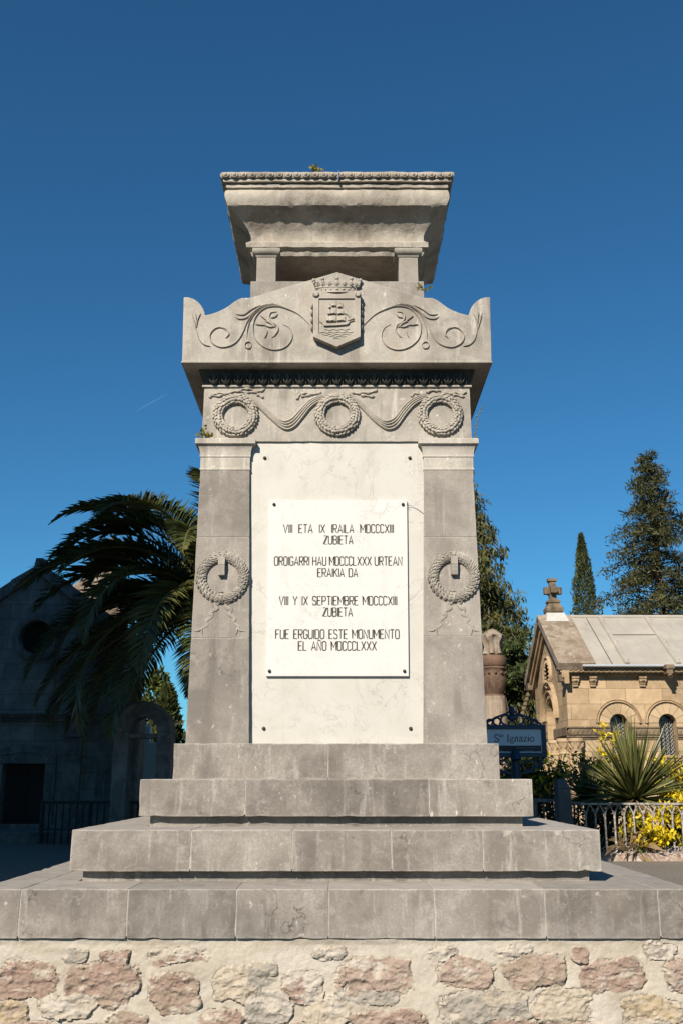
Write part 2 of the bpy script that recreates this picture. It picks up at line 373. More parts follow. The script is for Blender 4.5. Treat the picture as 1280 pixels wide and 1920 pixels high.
for i in range(NXH+1):
    x = -420 + 840*i/NXH
    zt = 9 + 9*noise.noise(Vector((x*0.011, 3.1, 0))) + 3*noise.noise(Vector((x*0.05, 1.1, 0)))
    for j in range(7):
        a = j/6; vs.append((x, 260+150*a, max(-0.5, zt*math.sin(a*math.pi/2)*(1+0.12*noise.noise(Vector((x*0.09, a*6, 2)))))-0.3))
for i in range(NXH):
    for j in range(6): fs.append((i*7+j, (i+1)*7+j, (i+1)*7+j+1, i*7+j+1))
h.add(vs, fs)
tag(h.build('hills', foliage('wooded_hill', (0.045, 0.06, 0.03), (0.08, 0.09, 0.045), 0.0, 0.9, 0.08), smooth=180), kind='structure')

# ------------------------------------------------------------------ rubble retaining wall
def vnoise(x, z, seed):
    r = np.random.default_rng(seed); T = r.random((256, 256))
    xi = np.floor(x).astype(int); zi = np.floor(z).astype(int); fx = x-xi; fz = z-zi
    fx = fx*fx*(3-2*fx); fz = fz*fz*(3-2*fz)
    a = T[xi % 256, zi % 256]; b = T[(xi+1) % 256, zi % 256]; c = T[xi % 256, (zi+1) % 256]; d = T[(xi+1) % 256, (zi+1) % 256]
    return a*(1-fx)*(1-fz)+b*fx*(1-fz)+c*(1-fx)*fz+d*fx*fz
def fbm(x, z, seed, oc=5, rough=0.55):
    s = 0; a = 1; n = 0
    for k in range(oc): s = s+a*vnoise(x*2**k+k*17.3, z*2**k+k*9.1, seed+k); n += a; a *= rough
    return s/n
def make_wall():
    red = (0.165, 0.082, 0.062); brown = (0.185, 0.12, 0.085); pink = (0.25, 0.165, 0.13); grey = (0.20, 0.185, 0.16); tan = (0.34, 0.285, 0.21); och = (0.33, 0.24, 0.125); white = (0.38, 0.34, 0.29)
    S = [(145,1791,62,22,grey,grey),(220,1797,54,32,brown,red),(335,1794,112,32,white,red),(50,1836,118,66,red,brown),(195,1846,142,78,brown,red),
         (330,1861,98,68,brown,red),(445,1850,86,66,tan,white),(497,1825,54,40,grey,tan),(570,1850,80,58,white,red),(705,1838,144,78,pink,white),
         (875,1826,112,54,pink,brown),(1008,1822,124,60,brown,pink),(1087,1792,40,30,red,pink),(1150,1830,120,58,red,pink),(1278,1830,66,62,pink,grey),
         (1240,1784,74,38,white,grey),(20,1905,74,56,och,brown),(125,1888,112,44,white,tan),(240,1916,84,34,brown,och),(508,1890,92,62,grey,white),
         (610,1900,82,54,tan,white),(707,1873,108,26,grey,white),(735,1914,154,34,red,pink),(910,1892,178,64,grey,tan),(1060,1892,112,72,tan,pink),(1232,1897,142,58,och,tan),
         (420,1912,86,30,pink,red),(830,1788,60,24,white,grey),(960,1783,80,16,white,grey),(620,1787,70,20,white,grey)]
    ST = []
    for cx, cy, w, hh, a, b in S:
        x, z = mp(cx, cy, 6.02); ST.append((x, z, w/F*5.85/2*.92, hh/F*6.2/2*.86, a, b))
    r = random.Random(5); pal = [red, brown, pink, grey, tan, och, white]
    z = -0.50
    while z > LOW:
        x = -9.0+r.random()*0.2
        while x < 9: w = r.uniform(0.09, 0.2); ST.append((x+w, z+r.uniform(-.02, .02), w, r.uniform(0.055, 0.085), r.choice(pal), r.choice(pal))); x += 2*w+0.05
        z -= 0.17
    for z in (-0.1, -0.24, -0.38):
        for sgn in (-1, 1):
            x = 2.12
            while x < 9: w = r.uniform(0.08, 0.19); ST.append((sgn*(x+w), z+r.uniform(-.02, .02), w, r.uniform(0.045, 0.07), r.choice(pal), r.choice(pal))); x += 2*w+0.05
    xs = [0.0]; d = 0.0055
    while xs[-1] < 9.2: xs.append(xs[-1]+d); d = 0.0055 if xs[-1] < 2.15 else min(0.04, d*1.04)
    xs = np.array([-v for v in xs[:0:-1]]+xs); zs = np.linspace(LOW-0.02, -0.003, 132)
    X, Z = np.meshgrid(xs, zs, indexing='ij')
    wx = X+0.035*(fbm(X*9+90, Z*9+90, 1)-0.5)*2; wz = Z+0.03*(fbm(X*9+40, Z*9+70, 2)-0.5)*2
    H = 0.012*(fbm(X*7+100, Z*7+100, 3)-0.5)+0.007*(fbm(X*40+200, Z*40+100, 4)-0.5)
    mort = np.array((0.41, 0.365, 0.30)); mort2 = np.array((0.325, 0.28, 0.22))
    k = np.clip((fbm(X*5+60, Z*5+60, 5)-0.4)*3, 0, 1)[..., None]; C = mort*(1-k)+mort2*k
    k = np.clip((fbm(X*3+300, Z*14+90, 55)-0.52)*5, 0, 1)[..., None]*0.5; C = C*(1-k)+np.array((0.47, 0.43, 0.375))*k
    n1 = fbm(X*9+50, Z*22+50, 6, 6, 0.6); n2 = fbm(X*20+50, Z*34+150, 7, 5, 0.65); n3 = fbm(X*8+20, Z*15+220, 8, 5, 0.6); n4 = fbm(X*60+11, Z*60+31, 13, 3)
    sm = fbm(X*13+130, Z*13+20, 9, 5, 0.6); n5 = fbm(X*8+77, Z*11+33, 19, 6, 0.62)
    H += 0.030*np.clip((Z+0.035)/0.03, 0, 1)*(fbm(X*4+8, Z*0+3, 77, 4)-0.25)
    for x, z, a, b, ca, cb in ST:
        i0, i1 = np.searchsorted(xs, [x-a*1.6-0.05, x+a*1.6+0.05]); 
        if i1 <= i0: continue
        sl = (slice(i0, i1), slice(None)); u = (wx[sl]-x)/a; v = (wz[sl]-z)/b
        rr = (np.abs(u)**3.2+np.abs(v)**3.2)**(1/3.2)+0.7*(sm[sl]-0.5)+0.25*(n2[sl]-0.5)
        m = np.clip((1.0-rr)/0.06, 0, 1); m = m*m*(3-2*m)
        dome = np.clip(1.15-rr, 0, 1)**0.5
        q9 = n3[sl]*11; facet = (np.floor(q9)+np.clip((q9-np.floor(q9))*6, 0, 1))/11
        hs = 0.007+0.004*dome+0.05*(facet-0.5)+0.022*(n2[sl]-0.5)+0.007*(n4[sl]-0.5)
        H[sl] = H[sl]*(1-m)+np.maximum(hs, -0.004)*m
        groove = np.clip(1-np.abs(rr-1.03)/0.05, 0, 1)*np.clip((sm[sl]-0.38)*5, 0, 1)
        H[sl] -= 0.010*groove
        k = np.clip((n1[sl]-0.52)*9+0.1, 0, 1)[..., None]; cc = np.array(ca)*(1-k)+np.array(cb)*k
        k = np.clip((n2[sl]-0.62)*9, 0, 1)[..., None]*0.7; cc = cc*(1-k)+np.array((0.43, 0.38, 0.32))*k
        k = np.clip((0.40-n2[sl])*9, 0, 1)[..., None]*0.6; cc = cc*(1-k)+np.array((0.13, 0.085, 0.06))*k
        cc = cc*0.80+mort*0.20
        mm = np.clip(m*1.6-np.clip((n5[sl]-0.55)*7, 0, 1)*1.4, 0, 1)[..., None]
        C[sl] = C[sl]*(1-mm)+cc*mm; gk = (groove*0.5)[..., None]; C[sl] = C[sl]*(1-gk)+np.array((0.17, 0.13, 0.10))*gk
    nx, nz = X.shape; Y = 0.024-H
    co = np.stack([X, Y, Z], -1).reshape(-1, 3)
    idx = np.arange(nx*nz).reshape(nx, nz)
    q = np.stack([idx[:-1, :-1], idx[1:, :-1], idx[1:, 1:], idx[:-1, 1:]], -1).reshape(-1, 4)
    base = len(co)
    me = bpy.data.meshes.new('retaining_wall')
    extra = [(-9.2,0.15,LOW-.02),(9.2,0.15,LOW-.02),(9.2,0.15,-0.012),(-9.2,0.15,-0.012)]
    e = [idx[0,0], idx[-1,0], idx[-1,-1], idx[0,-1]]
    top = [int(i) for i in idx[:, -1]]
    faces = [tuple(map(int, a)) for a in q]+[tuple(top)+(base+2, base+3), (int(e[0]), base, base+3)+tuple(int(i) for i in idx[0, ::-1][:-1]), (base+1,)+tuple(int(i) for i in idx[-1, :])+(base+2,)]
    me.from_pydata([tuple(map(float, p)) for p in co]+extra, [], faces)
    ca = me.color_attributes.new('stone_colour', 'FLOAT_COLOR', 'POINT')
    cc = np.ones((len(me.vertices), 4)); cc[:base, :3] = C.reshape(-1, 3); cc[base:, :3] = mort
    ca.data.foreach_set('color', cc.ravel())
    me.polygons.foreach_set('use_smooth', [True]*len(me.polygons)); me.set_sharp_from_angle(angle=R(50))
    t = NT('rubble_masonry'); f = t.noise(70, 5, 0.7); f2 = t.noise(180, 3, 0.7)
    c = t.mix(t.ramp(f, 0.35, 0.7, 0, 0.45), t.attr('stone_colour', 'Color'), (0.30, 0.25, 0.19))
    c = t.mix(t.ramp(f2, 0.55, 0.75, 0, 0.35), c, (0.46, 0.41, 0.345))
    me.materials.append(t.done(c, 0.95, t.bump(t.math('ADD', f, f2), 0.5, 0.006), 0.2))
    o = bpy.data.objects.new('retaining_wall', me); col.objects.link(o)
    return tag(o, 'rubble retaining wall of red and tan stones in pale mortar below the lowest step', 'wall')
make_wall()

# ------------------------------------------------------------------ the monument
YC = 1.93
mon = thing('monument', 'tall grey limestone monument with marble tablet, carved wreaths and flared top on stepped base', 'monument', (0, YC, 0))
def step(name, D, half, rtop, rbot, joints, jrow, mat, ztop=None, zbot=None, sub=None):
    y0 = D-6; y1 = 2*YC-y0; W = hw(half, rtop, D)
    zt = ztop if ztop is not None else zrow(rtop, D); zb = zbot if zbot is not None else zrow(rbot, D)
    mb = MB(); xs = [-W]+[mp(j, jrow, D)[0] for j in joints]+[W]
    for a, b in zip(xs[:-1], xs[1:]):
        g1 = 0.0022 if a > -W else 0; g2 = 0.0022 if b < W else 0
        mb.gbox((a+g1, b-g2, y0, y1, zb), (a+g1, b-g2, y0, y1, zt), 0.05, 0.0021, 0, random.uniform(0.80, 1.12))
    if joints: mb.box(-W+.01, W-.01, y0+.0035, y1-.01, zb+.01, zt-.0035, 1)
    o = mb.build(name, [mat, M['mortar']], mon, bevel=0.004); return o, W, zt, zb
M['step'] = stone('step_limestone', (0.29, 0.258, 0.222), (0.175, 0.153, 0.13), (0.43, 0.395, 0.35), streak=0.9, vein=0.9, fleck=0.55, edge=0.9, bump=0.25, stain=(0.20, 0.16, 0.125), top_light=0.6, grain=65)
D1, D2, D3, D4, D5 = 6.0, 6.387, 6.79, 6.98, 7.05
s1, W1, Z1, _ = step('base_step', D1, 671, 1667, 1760, (58-20, 240, 444, 617, 815, 1023, 1236), 1715, M['step'], zbot=0.0)
s2, W2, Z2, B2 = step('base_step', D2, 493.5, 1556, 1634, (358, 548, 734, 905), 1600, M['step'])
s3, W3, Z3, B3 = step('base_step', D3, 366.5, 1461, 1531, (460, 803), 1495, M['step'])
s4, W4, Z4, _ = step('base_step', D4, 303.5, 1394, 1461, (614,), 1430, M['step'], zbot=Z3-0.002)
for (D, half, row, zb, zt) in ((6.452, 474, 1650, Z1-.002, B2+.002), (6.856, 348.7, 1549, Z2-.002, B3+.002)):
    W = hw(half, row, D); mb = MB(); mb.gbox((-W, W, D-6, 2*YC-(D-6), zb), (-W, W, D-6, 2*YC-(D-6), zt), 0.08, 0.002, 0, 0.9); mb.build('step_riser', M['step'], mon)

# ---- body: core, panel, pillars
zP0 = Z4; DT = 7.085
z880 = zrow(880, DT); zCapB = zrow(853.4, DT); zCapT = zrow(824.4, DT)
xo0, xo1 = hw(282.5, 1393, D5), hw(255, 880, DT); xi0, xi1 = hw(163.3, 1393, D5), hw(162.9, 880, DT)
FR = 7.10; zF0 = zrow(828, FR); zF1 = zrow(726, FR); WF = hw(251, 775, FR)
core = MB()
core.hexa([(-xo0+.05, 1.13, zP0), (xo0-.05, 1.13, zP0), (xo0-.02, 2*YC-1.06, zP0), (-xo0+.02, 2*YC-1.06, zP0)],
          [(-xo1+.03, 1.15, zCapT), (xo1-.03, 1.15, zCapT), (xo1-.02, 2*YC-1.10, zCapT), (-xo1+.02, 2*YC-1.10, zCapT)])
core.build('body', M['grey'], mon)
pn = MB(); zpt = zCapT+0.01
pn.add([(-xi0-.012, 1.101, zP0+.002), (xi0+.012, 1.101, zP0+.002), (xi1+.012, 1.118, zpt), (-xi1-.012, 1.118, zpt),
        (-xi0-.012, 1.128, zP0+.002), (xi0+.012, 1.128, zP0+.002), (xi1+.012, 1.146, zpt), (-xi1-.012, 1.146, zpt)],
       [(0,1,2,3),(4,7,6,5),(0,4,5,1),(1,5,6,2),(2,6,7,3),(3,7,4,0)])
panel = pn.build('marble_panel', M['panel'], mon)
def ypanel(z): return 1.101+(z-zP0)/(zpt-zP0)*0.017
PD = 7.105
for (px, row) in ((495, 858), (766, 858), (494, 1366), (768, 1366)):
    x, z = mp(px, row, PD); b = MB(); b.ellip((x, ypanel(z)-.004, z), (0.013, 0, 0), (0, 0.013, 0), (0, 0, 0.013), 12, 8)
    b.build('bolt', M['rust_bolt'], panel, smooth=60)
# plaque
pc = [mp(498, 1268.5, PD), mp(764.2, 1268.5, PD), mp(760.8, 939, PD), mp(503.5, 939, PD)]
pq = MB(); TH = 0.024
pq.add([(x, ypanel(z)-TH, z) for x, z in pc]+[(x, ypanel(z)+.001, z) for x, z in pc], [(0,1,2,3),(0,4,5,1),(1,5,6,2),(2,6,7,3),(3,7,4,0)])
plaque = pq.build('plaque', M['plaque'], mon, bevel=0.0025)
for (px, row) in ((513, 947), (753, 947), (505, 1259), (756, 1259)):
    x, z = mp(px, row, PD); b = MB(); b.ellip((x, ypanel(z)-TH-.003, z), (0.012, 0, 0), (0, 0.014, 0), (0, 0, 0.012), 12, 8)
    b.build('bolt', M['rust_bolt'], plaque, smooth=60)
GL = {'V': (.48, [[(0,1),(.24,0),(.48,1)]]), 'I': (.02, [[(.01,0),(.01,1)]]), 'E': (.38, [[(.38,1),(0,1),(0,0),(.38,0)],[(0,.52),(.31,.52)]]),
 'T': (.42, [[(0,1),(.42,1)],[(.21,1),(.21,0)]]), 'A': (.48, [[(0,0),(.24,1),(.48,0)],[(.08,.3),(.40,.3)]]), 'X': (.46, [[(0,0),(.46,1)],[(0,1),(.46,0)]]),
 'R': (.42, [[(0,0),(0,1),(.3,1),(.39,.95),(.42,.85),(.42,.64),(.39,.54),(.3,.49),(0,.49)],[(.2,.49),(.42,0)]]), 'L': (.36, [[(0,1),(0,0),(.36,0)]]),
 'M': (.54, [[(0,0),(0,1),(.27,.35),(.54,1),(.54,0)]]), 'D': (.42, [[(0,0),(0,1),(.28,1),(.38,.95),(.42,.84),(.42,.16),(.38,.05),(.28,0),(0,0)]]),
 'C': (.38, [[(.38,.82),(.36,.93),(.27,1),(.11,1),(.02,.93),(0,.82),(0,.18),(.02,.07),(.11,0),(.27,0),(.36,.07),(.38,.18)]]),
 'Z': (.42, [[(0,1),(.42,1),(0,0),(.42,0)]]), 'U': (.42, [[(0,1),(0,.18),(.03,.06),(.12,0),(.3,0),(.39,.06),(.42,.18),(.42,1)]]),
 'B': (.42, [[(0,0),(0,1),(.28,1),(.37,.95),(.4,.86),(.4,.66),(.37,.57),(.28,.52),(0,.52)],[(.28,.52),(.38,.47),(.42,.37),(.42,.15),(.38,.04),(.28,0),(0,0)]]),
 'O': (.42, [[(.12,1),(.3,1),(.39,.94),(.42,.82),(.42,.18),(.39,.06),(.3,0),(.12,0),(.03,.06),(0,.18),(0,.82),(.03,.94),(.12,1)]]),
 'G': (.4, [[(.4,.82),(.37,.93),(.28,1),(.12,1),(.03,.93),(0,.82),(0,.18),(.03,.07),(.12,0),(.28,0),(.37,.07),(.4,.18),(.4,.45),(.22,.45)]]),
 'H': (.42, [[(0,0),(0,1)],[(.42,0),(.42,1)],[(0,.5),(.42,.5)]]), 'N': (.44, [[(0,0),(0,1),(.44,0),(.44,1)]]), 'K': (.42, [[(0,0),(0,1)],[(.42,1),(.02,.45)],[(.14,.58),(.42,0)]]),
 'Y': (.46, [[(0,1),(.23,.48),(.46,1)],[(.23,.48),(.23,0)]]), 'S': (.38, [[(.38,.84),(.35,.94),(.26,1),(.11,1),(.02,.94),(0,.84),(0,.68),(.04,.58),(.34,.44),(.38,.33),(.38,.16),(.35,.06),(.26,0),(.11,0),(.02,.06),(0,.16)]]),
 'P': (.4, [[(0,0),(0,1),(.28,1),(.37,.95),(.4,.85),(.4,.62),(.37,.52),(.28,.47),(0,.47)]]), 'F': (.36, [[(.36,1),(0,1),(0,0)],[(0,.52),(.3,.52)]]),
 '\u00d1': (.44, [[(0,0),(0,1),(.44,0),(.44,1)],[(.06,1.10),(.16,1.17),(.28,1.10),(.38,1.17)]])}
LINES = [('VIII ETA IX IRAILA MDCCCXIII', 235, 1028, 328, 388, .66), ('ZUBIETA', 527, 735, 410, 470, .3), ('OROIGARRI HAU MDCCCLXXX URTEAN', 170, 1090, 562, 625, .30), ('ERAIKIA DA', 484, 770, 648, 708, .4),
         ('VIII Y IX SEPTIEMBRE MDCCCXIII', 205, 1053, 850, 913, .42), ('ZUBIETA', 523, 733, 933, 995, .3), ('FUE ERGUIDO ESTE MONUMENTO', 180, 1070, 1092, 1157, .42), ('EL A\u00d1O MDCCCLXXX', 345, 905, 1178, 1242, .45)]
lt = MB()
for txt, xa, xb, ya, yb, gap in LINES:
    lt = MB()
    cx = lambda c: 470+c/3.879; cy = lambda c: 900+c/3.879
    x0, zb = mp(cx(xa), cy(yb), PD); x1, zt = mp(cx(xb), cy(ya), PD); hh = zt-zb; pos = 0; items = []
    for ch in txt:
        if ch == ' ': pos += gap; continue
        w, st = GL[ch]; items.append((pos, st)); pos += w+0.155
    sx = (x1-x0)/(pos-0.155)
    for p, st in items:
        for pl in st:
            lt.ridge([(x0+(p+u)*sx, zb+v*hh) for u, v in pl], 0.0037, 0.0016, ypanel((zt+zb)/2)-TH, flat=True)
    lt.build('lettering', M['ink'], plaque)
# thin wire from the plaque corner across the panel
wx0, wz0 = mp(760, 947, PD); wx1, wz1 = mp(792, 963, PD)
wr = MB(); wr.tube([(wx0, ypanel(wz0)-TH-.002, wz0), (wx0+.03, ypanel(wz0)-.012, wz0-.006), (wx0+.08, ypanel(wz0)-.006, wz0-.03), (wx1, ypanel(wz1)-.003, wz1)], 0.0014, 5)
wr.build('wire', M['rust_bolt'], mon)

def ypil(z): return (D5-6)+(z-zP0)/(z880-zP0)*(DT-D5)
for sgn in (-1, 1):
    pb = MB(); rows = [1393, 1196 if sgn < 0 else 1193, 1007, 880]
    zs = [zrow(r, D5+(DT-D5)*(1393-r)/513) for r in rows]; zs[0] = zP0-.002; zs[-1] = zCapB
    def xr(z):
        t = (z-zP0)/(z880-zP0); a = xo0+(xo1-xo0)*t; b = xi0+(xi1-xi0)*t
        return (-a, -b) if sgn < 0 else (b, a)
    for k in range(3):
        za, zb = zs[k]+(.0016 if k else 0), zs[k+1]-(.0016 if k < 2 else 0)
        pb.gbox((*xr(za), ypil(za), 1.30, za), (*xr(zb), ypil(zb), 1.32, zb), 0.05, 0.0011, 0, (0.86, 1.0, 0.92)[k]*random.uniform(.97, 1.05)*(1.10 if sgn > 0 else 1))
    a, b = xr(zP0), xr(zCapB)
    pb.hexa([(a[0]+.003, ypil(zP0)+.003, zP0), (a[1]-.003, ypil(zP0)+.003, zP0), (a[1]-.003, 1.28, zP0), (a[0]+.003, 1.28, zP0)],
            [(b[0]+.003, ypil(zCapB)+.003, zCapB-.004), (b[1]-.003, ypil(zCapB)+.003, zCapB-.004), (b[1]-.003, 1.28, zCapB-.004), (b[0]+.003, 1.28, zCapB-.004)], 1)
    pil = pb.build('pillar', [M['grey'], M['mortar']], mon, bevel=0.0035)
    # capital: band, cavetto, abacus, with moulding on front, outer and inner sides
    xa, xb = xr(zCapB); cxm = (xa+xb)/2; hx = (xb-xa)/2; yb = ypil(zCapB); cp = MB(); hy = 0.16
    zg = z880; dzc = zCapT-zCapB; ofs = hw(265, 826, 7.05)-xo1
    prof = [(-.03, zg-.004), (0.006, zg-.004), (0.006, zg+.006), (0.003, zg+.010), (0.003, zCapB-.016), (0.009, zCapB-.014), (0.009, zCapB-.002), (0.008, zCapB)]
    for i in range(7):
        t = i/6; prof.append((0.008+(ofs-.014)*(1-math.cos(t*math.pi/2)), zCapB+dzc*0.64*math.sin(t*math.pi/2)))
    prof += [(ofs-.006, zCapB+dzc*.64+.001), (ofs, zCapB+dzc*.66), (ofs, zCapT-.004), (ofs-.004, zCapT), (-.03, zCapT)]
    cp.sweep(prof, cxm, yb+hy, hx, hy, 0, 1.12, True, 10)
    cap = cp.build('capital', M['pale'], pil, smooth=35)
    # wreath with hanging peg and ribbons
    c = (416.5, 1083, 48.5) if sgn < 0 else (848.5, 1082, 47.5)
    Dw = D5+(DT-D5)*0.62; x, z = mp(c[0], c[1], Dw); RR = hw(c[2]-8.5, c[1], Dw); r = hw(8.5, c[1], Dw); yw = ypil(z)
    w = MB(); n = 64; vs = []; fs = []
    for i in range(n):
        a = 2*math.pi*i/n
        for k in range(10):
            b = 2*math.pi*k/10; rad = RR+r*math.cos(b)*.94; vs.append((x+rad*math.cos(a), yw-.004-r*math.sin(b)*0.8, z+rad*math.sin(a)))
    for i in range(n):
        for k in range(10): fs.append((i*10+k, ((i+1) % n)*10+k, ((i+1) % n)*10+(k+1) % 10, i*10+(k+1) % 10))
    w.add(vs, fs, 0, 0.9)
    for i in range(64):
        for k in range(8):
            a = 2*math.pi*(i+0.5*(k % 2))/64+0.03*math.sin(i*3.1)+random.uniform(-.02, .02); b = R(-18+k*31)+(0.3 if (i//16) % 2 else -0.1)+random.uniform(-.1, .1)
            er = Vector((math.cos(a), 0, math.sin(a))); et = Vector((-math.sin(a), 0, math.cos(a))); ey = Vector((0, -0.8, 0))
            if (i//16) % 2: et = -et
            nn = er*math.cos(b)+ey*math.sin(b); p = Vector((x, yw-.004, z))+er*RR+nn*r*0.98
            side = et.cross(nn).normalized()
            w.ellip(p+nn*r*.03, side*r*.21, nn*r*.20, (et*.8+side*.6)*r*.50*random.uniform(.8, 1.15)+nn*r*.14, 6, 4, 0, random.uniform(.92, 1.08))
    for q in (0, 1, 2, 3):                                  # crossed bands binding the quarters
        for s_ in (-1, 1):
            pth = []
            for k in range(9):
                b = R(-20+k*27.5); a = math.pi/2*q+s_*(k-4)*.035; er = Vector((math.cos(a), 0, math.sin(a)))
                pth.append(Vector((x, yw-.004, z))+er*RR+(er*math.cos(b)+Vector((0, -.8, 0))*math.sin(b))*r*1.17)
            w.tube(pth, r*.13, 5)
    wo = w.build('wreath', M['relief_grey'], pil, smooth=50)
    px0, pz0 = mp(c[0]-.3, c[1]-35, Dw); px1, pz1 = mp(c[0], c[1]-3, Dw); pw = hw(6.2, c[1], Dw); hgt = pz0-pz1; pk = MB()
    pk.hexa([(px0-pw, yw-.040, pz1), (px0+pw, yw-.040, pz1), (px0+pw, yw+.01, pz1), (px0-pw, yw+.01, pz1)],
            [(px0-pw, yw-.052, pz1+hgt*.6), (px0+pw, yw-.052, pz1+hgt*.6), (px0+pw, yw+.01, pz1+hgt*.6), (px0-pw, yw+.01, pz1+hgt*.6)])
    pk.hexa([(px0-pw, yw-.055, pz1+hgt*.6), (px0+pw, yw-.055, pz1+hgt*.6), (px0+pw, yw+.01, pz1+hgt*.6), (px0-pw, yw+.01, pz1+hgt*.6)],
            [(px0-pw*1.05, yw-.04, pz0+.006), (px0+pw*1.05, yw-.04, pz0+.006), (px0+pw*1.05, yw+.01, pz0+.012), (px0-pw*1.05, yw+.01, pz0+.012)])
    pk.build('peg', M['relief_grey'], pil, bevel=0.002)
    lf = MB()
    for k in range(5):
        a = R(20+35*k); q = Vector((x-.012, yw, z-RR+r*1.2)); lf.ellip(q+Vector((math.cos(a)*.018, 0, math.sin(a)*.008)), (.008, 0, 0), (0, .016, 0), (math.cos(a)*.012, 0, math.sin(a)*.009), 6, 4)
    lf.build('leaf_tuft', M['relief_grey'], pil, smooth=60)
    for sd in (-1, 1):
        zz = zrow(c[1]+44, Dw); ln = zz-zrow(1181, Dw); path = []; wid = []
        for i in range(25):
            t = i/24; path.append((x+sd*(.022+.105*t+.012*math.sin(t*22+sd)), zz-ln*t)); wid.append(.019*(1+.28*math.sin(t*30))*(1-.55*t))
        rb = MB(); rb.ridge(path, wid, .012, ypil(zz-ln/2)+.001)
        e = path[-1]
        rb.ridge([(e[0], e[1]+.01), (e[0]+sd*.02, e[1]-.006), (e[0]+sd*.055, e[1]-.01)], [.008, .008, .002], .009, ypil(zz-ln)+.001)
        rb.ridge([(e[0], e[1]+.01), (e[0]-sd*.004, e[1]-.02), (e[0]-sd*.012, e[1]-.045)], [.008, .007, .002], .009, ypil(zz-ln)+.001)
        rb.build('ribbon', M['relief_grey'], pil, smooth=50)

# ---- frieze with wreaths and swags
yF = FR-6
fb = MB(); xs = [-WF, -WF*.33, WF*.30, WF]
fb.gbox((-WF, WF, yF, 2*YC-yF, zF0), (-WF*.995, WF*.995, yF+.006, 2*YC-yF, zF1), 0.05, 0.0014, 0, 1.0)
frieze = fb.build('frieze', M['pale'], mon, bevel=0.004)
fl = MB(); fl.sweep([(0, zF1-.002), (.014, zF1), (.016, zF1+.006), (.014, zF1+.014), (0, zF1+.016)], 0, YC, WF*.995, YC-yF-.006, div=6); fl.build('fillet', M['pale'], frieze, smooth=40)
for c in ((440.5, 779.5), (630.5, 778), (822.4, 777.8)):
    x, z = mp(c[0], c[1], FR); RR = hw(33, c[1], FR); r = hw(7.6, c[1], FR); w = MB(); n = 56; vs = []; fs = []
    for i in range(n):
        a = 2*math.pi*i/n
        for k in range(10):
            b = 2*math.pi*k/10; rad = RR+r*math.cos(b)*.94; vs.append((x+rad*math.cos(a), yF-.006-r*.85*math.sin(b), z+rad*math.sin(a)))
    for i in range(n):
        for k in range(10): fs.append((i*10+k, ((i+1) % n)*10+k, ((i+1) % n)*10+(k+1) % 10, i*10+(k+1) % 10))
    w.add(vs, fs, 0, .88)
    for i in range(34):
        for k in range(6):
            a = 2*math.pi*(i+0.5*(k % 2))/34+random.uniform(-.03, .03); b = R(-15+k*42)+random.uniform(-.15, .15)
            er = Vector((math.cos(a), 0, math.sin(a))); et = Vector((-math.sin(a), 0, math.cos(a))); ey = Vector((0, -.85, 0))
            if i >= 26 or i < 8: et = -et
            nn = er*math.cos(b)+ey*math.sin(b); p = Vector((x, yF-.006, z))+er*RR+nn*r*.98; side = et.cross(nn).normalized()
            w.ellip(p+nn*r*.08, side*r*.40, nn*r*.34, et*r*.66*random.uniform(.8, 1.15)+nn*r*random.uniform(.1, .34), 6, 4, 0, random.uniform(.92, 1.08))
    w.build('wreath', M['relief'], frieze, smooth=50)
def c2(p): return mp(320+p[0]/2.0645, 640+p[1]/2.0645, FR)
for pth in ([(285,210),(330,240),(380,285),(420,318),(447,326),(475,312),(505,278),(540,240),(590,215)], [(690,210),(725,240),(775,290),(815,320),(840,326),(868,312),(900,270),(935,235),(985,212)]):
    sw = MB(); base = spline(pth, 5)
    for k in range(4):
        off = (k-1.5)*8.5; q = []
        for i, p in enumerate(base):
            t = i/(len(base)-1); sp = 0.45+0.75*math.sin(math.pi*t)**.7; q.append(c2((p[0]+off*.35*sp, p[1]+off*sp)))
        sw.ridge(q, [.0105]*len(q), .026-.003*abs(k-1.5), yF+.003)
    sw.build('swag', M['relief'], frieze, smooth=50)
for pths in ([[(145,218),(165,205),(190,200),(215,203),(235,196),(262,192),(290,198),(320,196),(345,192),(362,183)],[(330,205),(345,212),(358,218)],[(150,205),(172,212),(200,208)],[(265,190),(280,184),(310,186),(335,200)]],
             [[(482,225),(500,205),(525,200),(550,205),(580,196)],[(690,196),(715,202),(740,198),(770,198),(795,186)],[(500,212),(520,212),(545,200)],[(730,208),(760,212),(785,214)]],
             [[(925,215),(940,200),(962,205),(985,198)],[(1050,196),(1075,203),(1100,198),(1122,205),(1138,192)],[(1085,206),(1110,210),(1132,215)],[(985,197),(1010,190),(1040,192)]]):
    for p in pths:
        fbn = MB()
        q = [c2(a) for a in spline(p, 5)]; wv = [.009*(1+.45*math.sin(i*1.1)) for i in range(len(q))]; wv[0] = wv[-1] = .003; fbn.ridge(q, wv, .014, yF+.002)
        fbn.build('ribbon', M['relief'], frieze, smooth=50)

